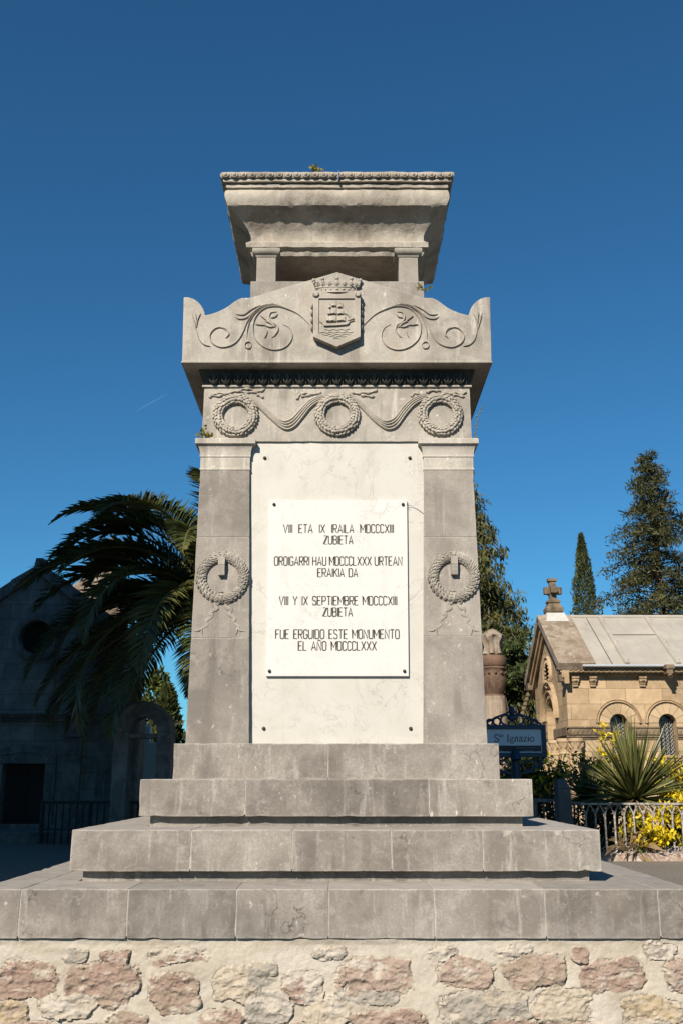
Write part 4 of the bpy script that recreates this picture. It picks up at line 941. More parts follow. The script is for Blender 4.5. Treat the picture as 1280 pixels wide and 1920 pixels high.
# ------------------------------------------------------------------ sandstone chapel on the right
def arch_wall(mb, x0, x1, z0, z1, y0, y1, wins, mi=0):
    # wall x0..x1 with round-headed openings (cx, half, sill, spring)
    cur = x0
    for cx, hf, sill, spr in wins:
        mb.box(cur, cx-hf, y0, y1, z0, z1, mi); mb.box(cx-hf, cx+hf, y0, y1, z0, sill, mi)
        arc = [(cx+hf*math.cos(a), spr+hf*math.sin(a)) for a in [math.pi*i/14 for i in range(15)]]
        mb.prism([(cx-hf, z1), (cx-hf, spr)]+list(reversed(arc))[1:-1]+[(cx+hf, spr), (cx+hf, z1)], y0, y1, mi); cur = cx+hf
    mb.box(cur, x1, y0, y1, z0, z1, mi)
def block_mat(name, base, dark, light, black, bw=.62, bh=.26):
    t = NT(name); br = t.new('ShaderNodeTexBrick'); sx = t.new('ShaderNodeSeparateXYZ'); t.link(t.tc.outputs['Object'], sx.inputs[0])
    cb = t.new('ShaderNodeCombineXYZ'); t.link(t.math('ADD', sx.outputs[0], sx.outputs[1]), cb.inputs[0]); t.link(sx.outputs[2], cb.inputs[1]); t.link(cb.outputs[0], br.inputs['Vector'])
    br.inputs['Scale'].default_value = 1; br.inputs['Brick Width'].default_value = bw; br.inputs['Row Height'].default_value = bh; br.inputs['Mortar Size'].default_value = .006; br.inputs['Mortar Smooth'].default_value = .3
    br.inputs['Color1'].default_value = (.85, .85, .85, 1); br.inputs['Color2'].default_value = (1.12, 1.12, 1.12, 1); br.inputs['Mortar'].default_value = (.55, .52, .48, 1)
    n = t.noise(2.2, 6, .65, dist=.5); f = t.noise(45, 4, .7); m_ = t.noise(7, 6, .65)
    c = t.mix(t.ramp(n, .35, .68), base, dark); c = t.mix(t.ramp(m_, .5, .75, 0, .6), c, light); c = t.mix(t.ramp(f, .4, .75, 0, .35), c, dark)
    c = t.mix(t.math('MULTIPLY', t.ramp(t.noise(3.0, 6, .7, t.co(1, 1, .45, (4, 4, 2)), .6), .54, .70), black), c, (.07, .055, .04))
    c = t.mix(1.0, c, br.outputs['Color'], 'MULTIPLY'); c = t.mix(1.0, c, t.grey(t.attr('tint')), 'MULTIPLY')
    return t.done(c, .92, t.bump(t.math('ADD', f, t.math('MULTIPLY', m_, 1.2)), .4, .012), .2)
SA = ((.42, .305, .185), (.28, .195, .115), (.50, .39, .26))
M['sand'] = block_mat('sandstone_blocks', *SA, .45); M['sandtrim'] = stone('sandstone_trim', (.42, .30, .175), (.27, .185, .105), (.55, .42, .27), streak=.6, vein=0, black=.5, edge=.3, grain=60)
M['sandclean'] = stone('sandstone_voussoirs', (.47, .345, .21), (.37, .26, .15), (.56, .44, .29), streak=.3, vein=0, edge=.3, grain=60)
M['sooty'] = stone('sooty_sandstone', (.22, .16, .10), (.11, .08, .055), (.36, .27, .17), streak=.8, vein=0, black=.7, edge=.2, grain=60)
def metal_mat():
    t = NT('zinc_roof'); n = t.noise(1.8, 6, .6, dist=.6); f = t.noise(9, 5, .6, t.co(1, .3, .3)); c = t.mix(t.ramp(n, .35, .7), (.345, .315, .265), (.27, .245, .205))
    c = t.mix(t.ramp(f, .55, .8, 0, .5), c, (.19, .16, .13)); return t.done(c, .6, t.bump(n, .06, .02), .4)
M['zinc'] = metal_mat(); M['lead'] = simple('white_flashing', (.42, .405, .375), .6, .15, 12)
M['void'] = simple('dark_interior', (.02, .017, .014), .9, .3, 5); M['glass'] = simple('dark_leaded_glass', (.035, .035, .035), .15, .5, 6, .1, 0, .6); M['iron'] = simple('dark_iron', (.03, .028, .026), .6, .3, 30)
DC = 17.0; yc0 = CY+DC
cl = pt(1061, 1300, DC).x; ch = thing('chapel', 'golden sandstone chapel with round arched windows and grey metal roof', 'chapel', (cl+2.5, yc0+1.4, 0))
zE = zrow(1266, DC); zEt = zrow(1247, DC-.15); Wd = 2.75; xr_ = cl+5.2; yc1 = yc0+Wd
zs_ = zrow(1371, DC)
def cxz(px, row): q = pt(px, row, DC); return q.x, q.z
wins = []
for k in range(5):
    x0, z0 = cxz(1159+91*k if k < 3 else 1159+91*k, 1355); hf = hw(16.5, 1355, DC); wins.append((pt(1159+91.5*k, 1355, DC).x, hf, zrow(1416, DC), zrow(1355.5, DC)))
w = MB(); arch_wall(w, cl, xr_, 0, zE, yc0, yc0+.28, wins); w.box(cl, xr_, yc1-.25, yc1, 0, zE); w.box(xr_-.25, xr_, yc0+.28, yc1-.25, 0, zE)
# gable end wall with arched opening (faces -x)
gy = (yc0+yc1)/2; hfg = .36; spg = zrow(1350, DC+1.4); zr_ = zrow(1158, DC+1.4)
arc = [(gy+hfg*math.cos(math.pi*i/14), spg+hfg*math.sin(math.pi*i/14)) for i in range(15)]
w.prismx(list(reversed([(yc0+.28, 0), (gy-hfg, 0), (gy-hfg, spg)]+list(reversed(arc))[1:-1]+[(gy+hfg, spg), (gy+hfg, 0), (yc1-.25, 0), (yc1-.25, zE), (gy, zr_-.1), (yc0+.28, zE)])), cl, cl+.3)
w.prismx([(yc0+.28, zE), (gy, zr_-.1), (yc1-.25, zE)], xr_-.25, xr_)
w.build('wall', M['sand'], ch)
iv = MB(); iv.box(cl+.32, xr_-.3, yc0+.6, yc1-.3, 0, zE-.1); iv.build('interior', M['void'], ch)
for cx, hf, sill, spr in wins:
    f = MB(); arc = [(cx+hf*.98*math.cos(math.pi*i/14), spr+hf*.98*math.sin(math.pi*i/14)) for i in range(15)]
    f.prism(list(reversed([(cx-hf*.98, sill), (cx-hf*.98, spr)]+list(reversed(arc))[1:-1]+[(cx+hf*.98, spr), (cx+hf*.98, sill)])), yc0+.20, yc0+.21)
    fo = f.build('window', M['glass'], ch); gr = MB()
    for s in (-.75, -.25, .25, .75):
        pa = [Vector((cx+hf*(s+.17*math.sin(i*math.pi/2)), yc0+.185, sill+(spr+hf*.6-sill)*i/20)) for i in range(21)]; gr.tube(pa, .0065, 4, up=(0, 1, 0))
        pa = [Vector((cx+hf*(s-.17*math.sin(i*math.pi/2)), yc0+.185, sill+(spr+hf*.6-sill)*i/20)) for i in range(21)]; gr.tube(pa, .0065, 4, up=(0, 1, 0))
    gr.build('grille', simple('pale_lead_came', (.30, .29, .27), .6), fo)
    sl_ = MB(); sl_.box(cx-hf-.03, cx+hf+.03, yc0-.03, yc0+.2, sill-.045, sill); sl_.build('sill', M['sandtrim'], fo, bevel=.006)
    # voussoir ring and hood mould
    ri, ro = hf*1.02, hw(37, 1340, DC); v = MB(); nv = 7
    for i in range(nv):
        a0, a1 = math.pi*i/nv+.012, math.pi*(i+1)/nv-.012; o_ = []
        for k in range(5): a = a0+(a1-a0)*k/4; o_.append((cx+ri*math.cos(a), spr+ri*math.sin(a)))
        for k in range(5): a = a1+(a0-a1)*k/4; o_.append((cx+ro*math.cos(a), spr+ro*math.sin(a)))
        v.prism(o_, yc0-.012, yc0+.02, 0, random.uniform(.9, 1.1))
    v.build('voussoirs', M['sandclean'], ch, bevel=.003); hm = MB()
    for rr_, ww, dd in ((ro+.018, .022, .05), (ro+.05, .010, .03)):
        hm.ridge([(cx+rr_*math.cos(math.pi*i/24), spr-.0+rr_*math.sin(math.pi*i/24)) for i in range(25)], ww, dd, yc0+.004)
    hm.build('hood_mould', M['sandtrim'], ch, smooth=50)
# string course in pieces between windows, with carved band
zz0, zz1 = zrow(1381, DC), zrow(1363, DC); edges = [cl-.04]+sum([[a[0]-a[1]-.0, a[0]+a[1]] for a in wins], [])+[xr_]
for a, b in zip(edges[0::2], edges[1::2]):
    sc_ = MB(); sc_.box(a, b, yc0-.035, yc0+.01, zz0+.03, zz1-.02); sc_.box(a, b, yc0-.055, yc0+.01, zz1-.018, zz1+.005); sc_.box(a, b, yc0-.045, yc0+.01, zz0-.012, zz0+.012); sc_.box(a, b, yc0-.018, yc0+.01, zz0-.05, zz0-.025)
    n_ = max(1, int((b-a)/.07))
    for i in range(n_): x = a+(b-a)*(i+.5)/n_; sc_.ellip((x, yc0-.036, (zz0+zz1)/2+.005), (.028, 0, 0), (0, .014, 0), (.012, 0, .04), 6, 4)
    sc_.build('string_course', M['sooty'], ch, bevel=.004)
for ya, yb in ((yc0-.035, gy-hfg-.02), (gy+hfg+.02, yc1)): sc_ = MB(); sc_.box(cl-.045, cl-.002, ya, yb, zz0+.02, zz1); sc_.build('string_course', M['sooty'], ch, bevel=.004)
co_ = MB(); zk0 = zrow(1269, DC); zk1 = zEt-.02
for (d, a, b) in ((.06, zk0, zk0+.035), (.10, zk0+.035, zk0+.06), (.17, zk0+.06, zk0+.13), (.20, zk0+.13, zk1)):
    co_.box(cl-d*.7, xr_, yc0-d, yc0+.05, a, b-.002)
n_ = 60
for i in range(n_): x = cl-.1+(xr_-cl)*(i+.5)/n_; co_.tube([(x-.04, yc0-.172, zk0+.07), (x+.04, yc0-.172, zk0+.12)], .014, 5)
co_.build('cornice', M['sandtrim'], ch, bevel=.004)
for px in (1076, 1109, 1202, 1296, 1390):
    q = pt(px, 1276, DC); cb_ = MB(); z1_ = zk0-.002; wv = .062
    cb_.box(q.x-wv, q.x+wv, yc0-.10, yc0+.01, z1_-.03, z1_); cb_.box(q.x-wv*.9, q.x+wv*.9, yc0-.085, yc0+.01, z1_-.085, z1_-.032); cb_.box(q.x-wv*.75, q.x+wv*.75, yc0-.06, yc0+.01, z1_-.12, z1_-.087); cb_.box(q.x-wv*.75, q.x+wv*.75, yc0-.04, yc0+.01, z1_-.165, z1_-.128)
    cb_.ellip((q.x, yc0-.087, z1_-.06), (.03, 0, 0), (0, .018, 0), (0, 0, .022), 8, 5); cb_.build('corbel', M['sandtrim'], ch, bevel=.004)
q = pt(1250, 1255, DC-.2); sp_ = MB(); sp_.box(q.x-.05, q.x+.05, yc0-.34, yc0-.1, zk0+.02, zk0+.10); sp_.box(q.x-.075, q.x+.075, yc0-.36, yc0-.2, zk0+.10, zk1+.01); sp_.tube([(q.x, yc0-.28, zk0+.04), (q.x, yc0-.34, zk0-.03)], .035, 8); sp_.build('water_spout', M['sooty'], ch, bevel=.008)
# roof
ov = .24; ye0, ye1 = yc0-ov, yc1+ov; sl0 = (zr_-zEt)/(gy-ye0); rf = MB(); xl = cl-.16; T_ = .05
for (ya, yb) in ((ye0, gy), (ye1, gy)):
    rf.add([(xl+.62, ya, zEt), (xr_+.15, ya, zEt), (xr_+.15, yb, zr_), (xl+.62, yb, zr_), (xl+.62, ya, zEt-T_), (xr_+.15, ya, zEt-T_), (xr_+.15, yb, zr_-T_), (xl+.62, yb, zr_-T_)], [(0,1,2,3),(4,7,6,5),(0,4,5,1),(1,5,6,2),(3,2,6,7),(0,3,7,4)])
roof = rf.build('roof', M['zinc'], ch)
sm_ = MB()
for px, wd in ((1124, .045), (1211, .045), (1297, .045), (1385, .045), (1472, .045)):
    x = pt(px, 1157, DC+1.3).x
    for s0, s1 in ((ye0-.004, gy),):
        nz = Vector((0, -(zr_-zEt), gy-ye0)).normalized()*.045
        a, b = Vector((0, ye0-.004, zEt)), Vector((0, gy, zr_)); X1 = Vector((x-wd, 0, 0)); X2 = Vector((x+wd, 0, 0))
        sm_.hexa([X1+a, X2+a, X2+b, X1+b], [X1*1+a+nz+Vector((.015, 0, 0)), X2+a+nz-Vector((.015, 0, 0)), X2+b+nz-Vector((.015, 0, 0)), X1+b+nz+Vector((.015, 0, 0))])
        for t in (.05, .42, .9): e = a.lerp(b, t); sm_.ellip((x+.02, e.y+nz.y, e.z+nz.z), (.03, 0, 0), (0, .02, 0), (0, 0, .02), 8, 5)
sm_.tube([(xl+.5, gy, zr_+.01), (xr_+.15, gy, zr_+.01)], .035, 8)
sm_.build('standing_seam', M['zinc'], roof, bevel=.004)
ln_ = MB()
def slopept(x, t, up=.004): return Vector((x, ye0+(gy-ye0)*t, zEt+(zr_-zEt)*t))+Vector((0, -(zr_-zEt), gy-ye0)).normalized()*up
xA = pt(1099, 1160, DC+1.3).x; ln_.tube([slopept(xA, 0), slopept(xA, .97)], .007, 4); ln_.build('sheet_joint', M['iron'], roof)
for a, b, t in ((pt(1124, 1157, 18.3).x, pt(1211, 1157, 18.3).x, .60), (pt(1297, 1157, 18.3).x, pt(1385, 1157, 18.3).x, .55)): ln_ = MB(); ln_.tube([slopept(a+.05, t), slopept(b-.05, t)], .008, 4); ln_.build('sheet_joint', M['iron'], roof)
gu = MB(); gu.tube([(xl+.4, ye0-.01, zEt-.02), (xr_+.15, ye0-.01, zEt-.02)], .022, 8); gu.build('gutter', simple('zinc_gutter', (.36, .38, .40), .45, .2, 8), roof, smooth=60)
cpg = MB(); nup = Vector((0, -(zr_-zEt), gy-ye0)).normalized()*.035
for ya, sgn in ((ye0, 1), (ye1, -1)):
    a, b = Vector((0, ya, zEt)), Vector((0, gy, zr_+.01)); n2_ = Vector((0, nup.y*sgn, nup.z))
    X1, X2 = Vector((xl, 0, 0)), Vector((xl+.62, 0, 0)); lo_ = [X1+a-n2_*3, X2+a-n2_*3, X2+b-n2_*3, X1+b-n2_*3]; hi_ = [X1+a+n2_, X2+a+n2_, X2+b+n2_, X1+b+n2_]
    if sgn < 0: lo_ = [lo_[3], lo_[2], lo_[1], lo_[0]]; hi_ = [hi_[3], hi_[2], hi_[1], hi_[0]]
    cpg.hexa(lo_, hi_)
M['coping'] = stone('weathered_coping', (.33, .26, .19), (.20, .145, .10), (.50, .45, .38), streak=1.0, vein=0, edge=.6, black=.2)
cpg.build('gable_coping', M['coping'], ch, bevel=.006)
fl_ = MB(); fl_.sweep([(0, 0), (0.0, .10)], xl+.33, gy, .22, .20); 
fls = MB(); fls.hexa([(xl+.12, gy-.26, zr_-.11), (xl+.54, gy-.26, zr_-.11), (xl+.54, gy+.26, zr_-.11), (xl+.12, gy+.26, zr_-.11)], [(xl+.16, gy-.13, zr_+.07), (xl+.48, gy-.13, zr_+.07), (xl+.48, gy+.13, zr_+.07), (xl+.16, gy+.13, zr_+.07)]); fls.build('flashing', M['lead'], roof)
crx = xl+.31; zc0 = zr_+.07; cs_ = MB()
cs_.sweep([(0, 0+zc0), (.015, zc0+.02), (.02, zc0+.09), (-.01, zc0+.12), (-.02, zc0+.16), (-.05, zc0+.18)], crx, gy, .14, .14, div=2)
cs_.sweep([(0, zc0+.17), (.03, zc0+.20), (.03, zc0+.235), (-.01, zc0+.26), (-.015, zc0+.27)], crx, gy, .09, .085)
zt_ = zrow(1086, DC+1.4)
cs_.hexa([(crx-.065, gy-.07, zc0+.265), (crx+.065, gy-.07, zc0+.265), (crx+.065, gy+.07, zc0+.265), (crx-.065, gy+.07, zc0+.265)], [(crx-.055, gy-.055, zt_-.07), (crx+.055, gy-.055, zt_-.07), (crx+.055, gy+.055, zt_-.07), (crx-.055, gy+.055, zt_-.07)])
cs_.sweep([(0, zt_-.071), (.03, zt_-.05), (.025, zt_-.02), (.03, zt_)], crx, gy, .055, .05)
za = zt_-.24; cs_.hexa([(crx-.06, gy-.18, za-.05), (crx+.06, gy-.18, za-.05), (crx+.06, gy+.18, za-.05), (crx-.06, gy+.18, za-.05)], [(crx-.06, gy-.18, za+.07), (crx+.06, gy-.18, za+.07), (crx+.06, gy+.18, za+.07), (crx-.06, gy+.18, za+.07)])
cs_.hexa([(crx-.16, gy-.06, za-.055), (crx+.17, gy-.06, za-.055), (crx+.17, gy+.06, za-.055), (crx-.16, gy+.06, za-.055)], [(crx-.16, gy-.06, za+.075), (crx+.17, gy-.06, za+.075), (crx+.17, gy+.06, za+.075), (crx-.16, gy+.06, za+.075)])
cs_.build('stone_cross', M['sooty'], ch, bevel=.008)
# gable end trim: rake moulding, rosette, arch rings, niche
ge = MB()
for dd, off in ((.10, .14), (.06, .24)):
    for ya, yb in ((ye0+.05, gy), (ye1-.05, gy)):
        a, b = Vector((0, ya, zEt-off)), Vector((0, yb, zr_-off)); sg_ = 1 if ya < gy else -1
        P4 = [(cl-dd, a.y, a.z-.07), (cl+.02, a.y, a.z-.07), (cl+.02, b.y, b.z-.07), (cl-dd, b.y, b.z-.07)]; H4 = [(cl-dd, a.y, a.z+.04), (cl+.02, a.y, a.z+.04), (cl+.02, b.y, b.z+.04), (cl-dd, b.y, b.z+.04)]
        if sg_ < 0: P4.reverse(); H4.reverse()
        ge.hexa(P4, H4)
ge.build('rake_moulding', M['sandtrim'], ch, bevel=.004)
ros = MB(); zro = zrow(1262, DC+1.4); ros.lathe([(.02, .0), (.2, .0), (.26, .02), (.28, .04), (.30, .03), (.31, .0)], (0, 0, 0), 24)
ros.v = [(cl-v[2]*1.2-.005, gy+v[0], zro+v[1]) for v in ros.v]
for i in range(16):
    a = 2*math.pi*i/16; ros.ellip((cl-.03, gy+.2*math.cos(a), zro+.2*math.sin(a)), (.03, 0, 0), (0, .03, 0), (0, 0, .03), 6, 4)
ros.build('rosette', M['sandtrim'], ch, smooth=50)
ar = MB()
for rr_, ww, dd in ((hfg+.05, .035, .03), (hfg+.14, .03, .055), (hfg+.23, .03, .03), (hfg+.31, .025, .07)):
    a = MB(); a.ridge([(rr_*math.cos(math.pi*i/24), rr_*math.sin(math.pi*i/24)) for i in range(25)], ww, dd, 0); 
    ar.add([(cl+v[1], gy+v[0], spg+v[2]) for v in a.v], [tuple(reversed(f)) for f in a.f])
ar.build('portal_arch', M['sandtrim'], ch, smooth=50)
dr = MB(); dr.box(cl+.16, cl+.2, gy-hfg, gy+hfg, 0, spg+hfg); dr.build('door', M['void'], ch)
tyb = MB(); tyb.box(cl+.1, cl+.16, gy-hfg, gy+hfg, zs_-.06, zs_+.12); tyb.build('carved_lintel', M['sandtrim'], ch, bevel=.01)
for (x, y) in ((cl+.10, yc0-.06), (cl-.06, yc0+.12), (cl-.06, gy-hfg-.18), (cl-.06, gy+hfg+.2)):
    c_ = MB(); zt2 = zz0-.03; c_.lathe([(.13, 0), (.13, .12), (.11, .14), (.10, .2), (.085, .22), (.08, zt2-.26), (.095, zt2-.25), (.095, zt2-.235), (.085, zt2-.225), (.09, zt2-.16), (.12, zt2-.06), (.13, zt2-.05), (.13, zt2)], (x, y, 0), 16)
    for i in range(8):
        a = 2*math.pi*i/8; c_.ellip((x+.105*math.cos(a), y+.105*math.sin(a), zt2-.13), (.02, 0, 0), (0, .02, 0), (.03*math.cos(a), .03*math.sin(a), .06), 6, 4)
    c_.build('column', M['sandclean'], ch, smooth=40)
ky = MB()
for k in range(5): ky.ellip((cl-.12-.03*k, yc1+.12, zE-.1-.09*k), (.05, 0, 0), (0, .05, 0), (0, 0, .05), 6, 5)
ky.box(cl-.14, cl+.02, yc1-.02, yc1+.2, zE-.02, zE+.12); ky.build('kneeler', M['sooty'], ch, bevel=.01); ky = MB(); ky.box(cl-.14, cl+.02, yc0-.16, yc0-.0, zE-.12, zE-.005); ky.build('kneeler', M['sooty'], ch, bevel=.01)

# ------------------------------------------------------------------ draped urn on a column
q = pt(926, 1300, 19.5); zt = lambda r: zrow(r, 19.5); ur = thing('urn_column', 'weathered stone column topped by a draped urn, behind the street sign', 'column', (q.x, q.y, 0))
rw = lambda half, r: hw(half, r, 19.5)
m = MB(); m.box(q.x-.42, q.x+.42, q.y-.42, q.y+.42, 0, .5); m.lathe([(.36, .5), (rw(23, 1365), zt(1365)), (rw(22, 1340), zt(1340)), (rw(21, 1306), zt(1306))], (q.x, q.y, 0), 24)
m.build('shaft', M['coping'], ur, smooth=50)
m = MB(); m.lathe([(rw(20, 1306), zt(1306)), (rw(17, 1300), zt(1302)), (rw(20, 1292), zt(1294)), (rw(23, 1280), zt(1283)), (rw(24, 1270), zt(1272)), (rw(22, 1268), zt(1269)), (rw(22, 1258), zt(1257)), (rw(25, 1255), zt(1254)), (rw(22, 1250), zt(1251)), (rw(25, 1246), zt(1248)), (rw(25, 1234), zt(1236)), (rw(22, 1230), zt(1230)), (rw(10, 1228), zt(1229))], (q.x, q.y, 0), 24)
for i in range(12): a = 2*math.pi*i/12; m.ellip((q.x+rw(23, 1263)*math.cos(a), q.y+rw(23, 1263)*math.sin(a), zt(1263)), (.03, 0, 0), (0, .03, 0), (0, 0, .03), 6, 4)
m.build('capital', stone('brown_sooty_stone', (.17, .10, .065), (.08, .05, .035), (.26, .18, .12), vein=0, black=.4), ur, smooth=45)
m = MB(); vs = []; fs = []; prf = [(10, 1230), (16, 1226), (14, 1214), (16, 1204), (21, 1197), (22, 1192), (15, 1187), (8, 1182), (1, 1179)]
for i, (hp, r_) in enumerate(prf):
    for k in range(32): a = 2*math.pi*k/32; rad = rw(hp, r_)*(1+.22*math.sin(a*6+i*.3)*(1 if 1 <= i <= 4 else .3)); vs.append((q.x+rad*math.cos(a), q.y+rad*math.sin(a), zt(r_)+.03*math.sin(a*3)*(1 if i in (3, 4) else 0)))
for i in range(len(prf)-1):
    for k in range(32): fs.append((i*32+k, i*32+(k+1) % 32, (i+1)*32+(k+1) % 32, (i+1)*32+k))
m.add(vs, fs); m.build('draped_urn', M['coping'], ur, smooth=50)

# ------------------------------------------------------------------ street sign
DS = 12.6; sg = thing('street_sign', 'white street sign reading San Ignazio in a dark blue ornamental iron frame', 'sign', pt(966, 1500, DS)); ys = CY+DS
M['blue'] = simple('navy_enamel', (.012, .035, .075), .4, .3, 30); M['signw'] = simple('white_enamel', (.62, .64, .66), .4, .1, 8)
a = pt(878, 1420, DS); b = pt(1021, 1359, DS); fm = MB(); fwd = .055
fm.box(a.x, b.x, ys-.03, ys+.03, b.z-fwd, b.z); fm.box(a.x, b.x, ys-.03, ys+.03, a.z, a.z+fwd); fm.box(a.x, a.x+fwd, ys-.03, ys+.03, a.z+fwd, b.z-fwd); fm.box(b.x-fwd, b.x, ys-.03, ys+.03, a.z+fwd, b.z-fwd); fm.build('frame', M['blue'], sg, bevel=.005)
zbd = zrow(1398, DS); pw = MB(); pw.box(a.x+fwd, b.x-fwd, ys-.012, ys+.012, a.z+fwd, b.z-fwd); brd = pw.build('sign_board', M['signw'], sg)
bk = MB(); bk.box(a.x+fwd+.01, b.x-fwd-.012, ys-.0155, ys-.0125, a.z+fwd+.014, zbd); bk.build('black_band', M['ink'], brd)
def sx_(c): return pt(900+c/9.143, 1390, DS).x
def sz_(c): return zrow(1330+c/9.143, DS)
TX = [([(305,450),(290,438),(262,436),(243,452),(243,475),(262,492),(290,503),(306,522),(302,545),(280,556),(252,553),(238,540)], 7), ([(306,435),(306,462)], 3), ([(238,530),(238,556)], 3),
      ([(322,445),(338,437),(346,448),(346,478)], 3.5), ([(346,458),(326,460),(323,474),(336,480),(346,470)], 3), ([(362,438),(362,480)], 4), ([(362,446),(376,437),(388,446),(390,480)], 3.5),
      ([(468,437),(468,550)], 9), ([(450,436),(486,436)], 3.5), ([(450,551),(486,551)], 3.5),
      ([(548,482),(530,474),(512,484),(508,506),(522,522),(542,518),(550,502),(548,482),(566,474)], 5), ([(520,522),(510,535),(530,545),(560,550),(565,566),(545,582),(515,580),(505,566),(518,550)], 5),
      ([(588,478),(590,550)], 8), ([(578,551),(604,551)], 3), ([(590,492),(610,476),(630,484),(634,550)], 7), ([(622,551),(646,551)], 3),
      ([(664,488),(682,475),(702,484),(706,535),(720,548)], 7), ([(704,505),(672,512),(662,532),(676,552),(702,540)], 5),
      ([(734,492),(738,478),(784,478),(738,549),(786,549),(790,532)], 4), ([(776,482),(744,545)], 6), ([(818,478),(820,550)], 8), ([(806,551),(834,551)], 3), ([(806,478),(820,478)], 3), ([(818,437),(818,449)], 7),
      ([(880,475),(900,485),(912,512),(902,542),(880,552),(858,542),(848,514),(858,486),(880,475)], 6)]
for k0, k1 in ((0, 7), (7, len(TX))):
  tx = MB()
  for i, (pl, wv) in list(enumerate(TX))[k0:k1]: tx.ridge([(sx_(u), sz_(v)) for u, v in (spline(pl, 4) if len(pl) > 3 else pl)], wv/9.143*DS/F, .002, ys-.0122-.00012*(i % 5), flat=True)
  tx.build('lettering', M['ink'], brd)
dn = MB()
for zz, xa, xb in ((662, 610, 1010), (706, 740, 895), (712, 335, 365)):
    x = xa
    while x < xb: wv = random.uniform(6, 12); dn.box(sx_(x), sx_(min(xb, x+wv)), ys-.0175, ys-.0157, sz_(zz+7), sz_(zz-7)); x += wv+5
dn.build('small_print', simple('grey_print', (.22, .23, .24), .6), brd)
po = MB(); xp = pt(966, 1440, DS).x; po.tube([(xp, ys, 0), (xp, ys, a.z+.02)], .055, 12); po.lathe([(.10, 0), (.10, .3), (.08, .34), (.06, .4)], (xp, ys, 0), 14); po.lathe([(.055, a.z-.04), (.07, a.z-.02), (.055, a.z+.03), (.05, a.z+.06), (.0, a.z+.12)], (xp, ys-.03, 0), 12); po.build('post', M['blue'], sg, smooth=40)
orn = MB(); brk = MB(); zt0 = b.z; xm = xp-.02
for s in (-1, 1):
    for k, (r_, cx, cz) in enumerate(((.06, .08, .06), (.045, .19, .04), (.035, .28, .03))):
        orn.tube([(xm+s*(cx+r_*math.cos(R(t))), ys, zt0+cz+r_*math.sin(R(t))) for t in range(-90, 250, 25)], .013, 6, up=(0, 1, 0))
    orn.tube([(xm+s*.36, ys, zt0+.004), (xm+s*.2, ys, zt0+.09), (xm+s*.06, ys, zt0+.14), (xm, ys, zt0+.19)], .013, 6, up=(0, 1, 0))
    for (r_, cx, cz) in ((.065, .15, -.10), (.045, .28, -.07)):
        brk.tube([(xp+s*(cx+r_*math.cos(R(t))), ys, a.z+cz+r_*math.sin(R(t))) for t in range(0, 361, 24)], .012, 6, up=(0, 1, 0))
    brk.tube([(xp+s*.05, ys, a.z-.2), (xp+s*.2, ys, a.z-.17), (xp+s*.34, ys, a.z-.02)], .013, 6, up=(0, 1, 0))
orn.ellip((xm, ys, zt0+.17), (.04, 0, 0), (0, .03, 0), (0, 0, .06), 10, 6); orn.ellip((xm, ys, zt0+.09), (.06, 0, 0), (0, .02, 0), (0, 0, .05), 10, 6)
orn.build('crest', M['blue'], sg, smooth=60); brk.build('scroll_bracket', M['blue'], sg, smooth=60)

# ------------------------------------------------------------------ tomb fence, post, kerb
DF = 11.5; yf = CY+DF; M['wiron'] = simple('flaking_white_iron', (.38, .36, .33), .75, .55, 30, .4, c2=(.09, .065, .05)); M['rust'] = simple('rusty_cast_iron', (.20, .105, .07), .85, .5, 25, .6, c2=(.45, .40, .34))
fx0 = pt(1092, 1600, DF).x; fx1 = fx0+3.4; zr1 = zrow(1507, DF); zb1_ = zrow(1598, DF)
fen = thing('iron_fence', 'low white flaking iron fence with gothic arched bars round the yellow planting', 'fence', (fx0+1.7, yf, 0))
m = MB(); m.box(fx0, fx1, yf-.02, yf+.02, zr1-.012, zr1+.010); m.box(fx0, fx1, yf-.012, yf+.012, zb1_-.008, zb1_+.008); m.box(fx0-.0, fx0+.04, yf+.02, yf+2.5, zr1-.012, zr1+.010); m.build('rail', M['wiron'], fen, bevel=.003)
m = MB(); m.box(fx0-.03, fx1, yf-.07, yf+.07, 0.0, .05); m.box(fx0-.02, fx1, yf-.055, yf+.055, .05, zb1_-.01)
n_ = 48
for i in range(n_):
    x = fx0+(fx1-fx0)*(i+.5)/n_
    for k in range(7): m.ellip((x+random.uniform(-.03, .03), yf-.056, .05+(zb1_-.06)*random.random()), (random.uniform(.006, .016), 0, .004), (0, .014, 0), (-.003, 0, random.uniform(.005, .014)), 6, 4)
m.build('ornamental_base', M['rust'], fen, smooth=50)
nb = 32; spc = (fx1-fx0)/nb
for i in range(nb):
    x = fx0+spc*(i+.5); m = MB(); m.tube([(x, yf, zb1_), (x, yf, zr1-.11)], .0115, 7); m.ellip((x, yf, zb1_+.10), (.017, 0, 0), (0, .017, 0), (0, 0, .02), 8, 5); m.ellip((x, yf, zr1-.15), (.015, 0, 0), (0, .015, 0), (0, 0, .02), 8, 5)
    for s in (-1, 1):
        m.tube([(x, yf, zr1-.13), (x+s*.012, yf, zr1-.085), (x+s*.034, yf, zr1-.04), (x+s*spc*.46, yf, zr1-.012)], [.011, .010, .009, .008], 6, up=(0, 1, 0))
        m.tube([(x+s*.01, yf, zb1_+.05), (x+s*.03, yf, zb1_+.06), (x+s*.045, yf, zb1_+.03), (x+s*.028, yf, zb1_+.012), (x+s*.02, yf, zb1_+.03)], .008, 5, up=(0, 1, 0))
    m.build('bar', M['wiron'], fen, smooth=60)
m = MB()
for k in range(12):
    y = yf+.2*(k+1); m.tube([(fx0+.02, y, .05), (fx0+.02, y, zr1)], .011, 6)
m.box(fx0, fx0+.04, yf+.07, yf+2.5, 0, .1); m.build('side_railing', M['iron'], fen)
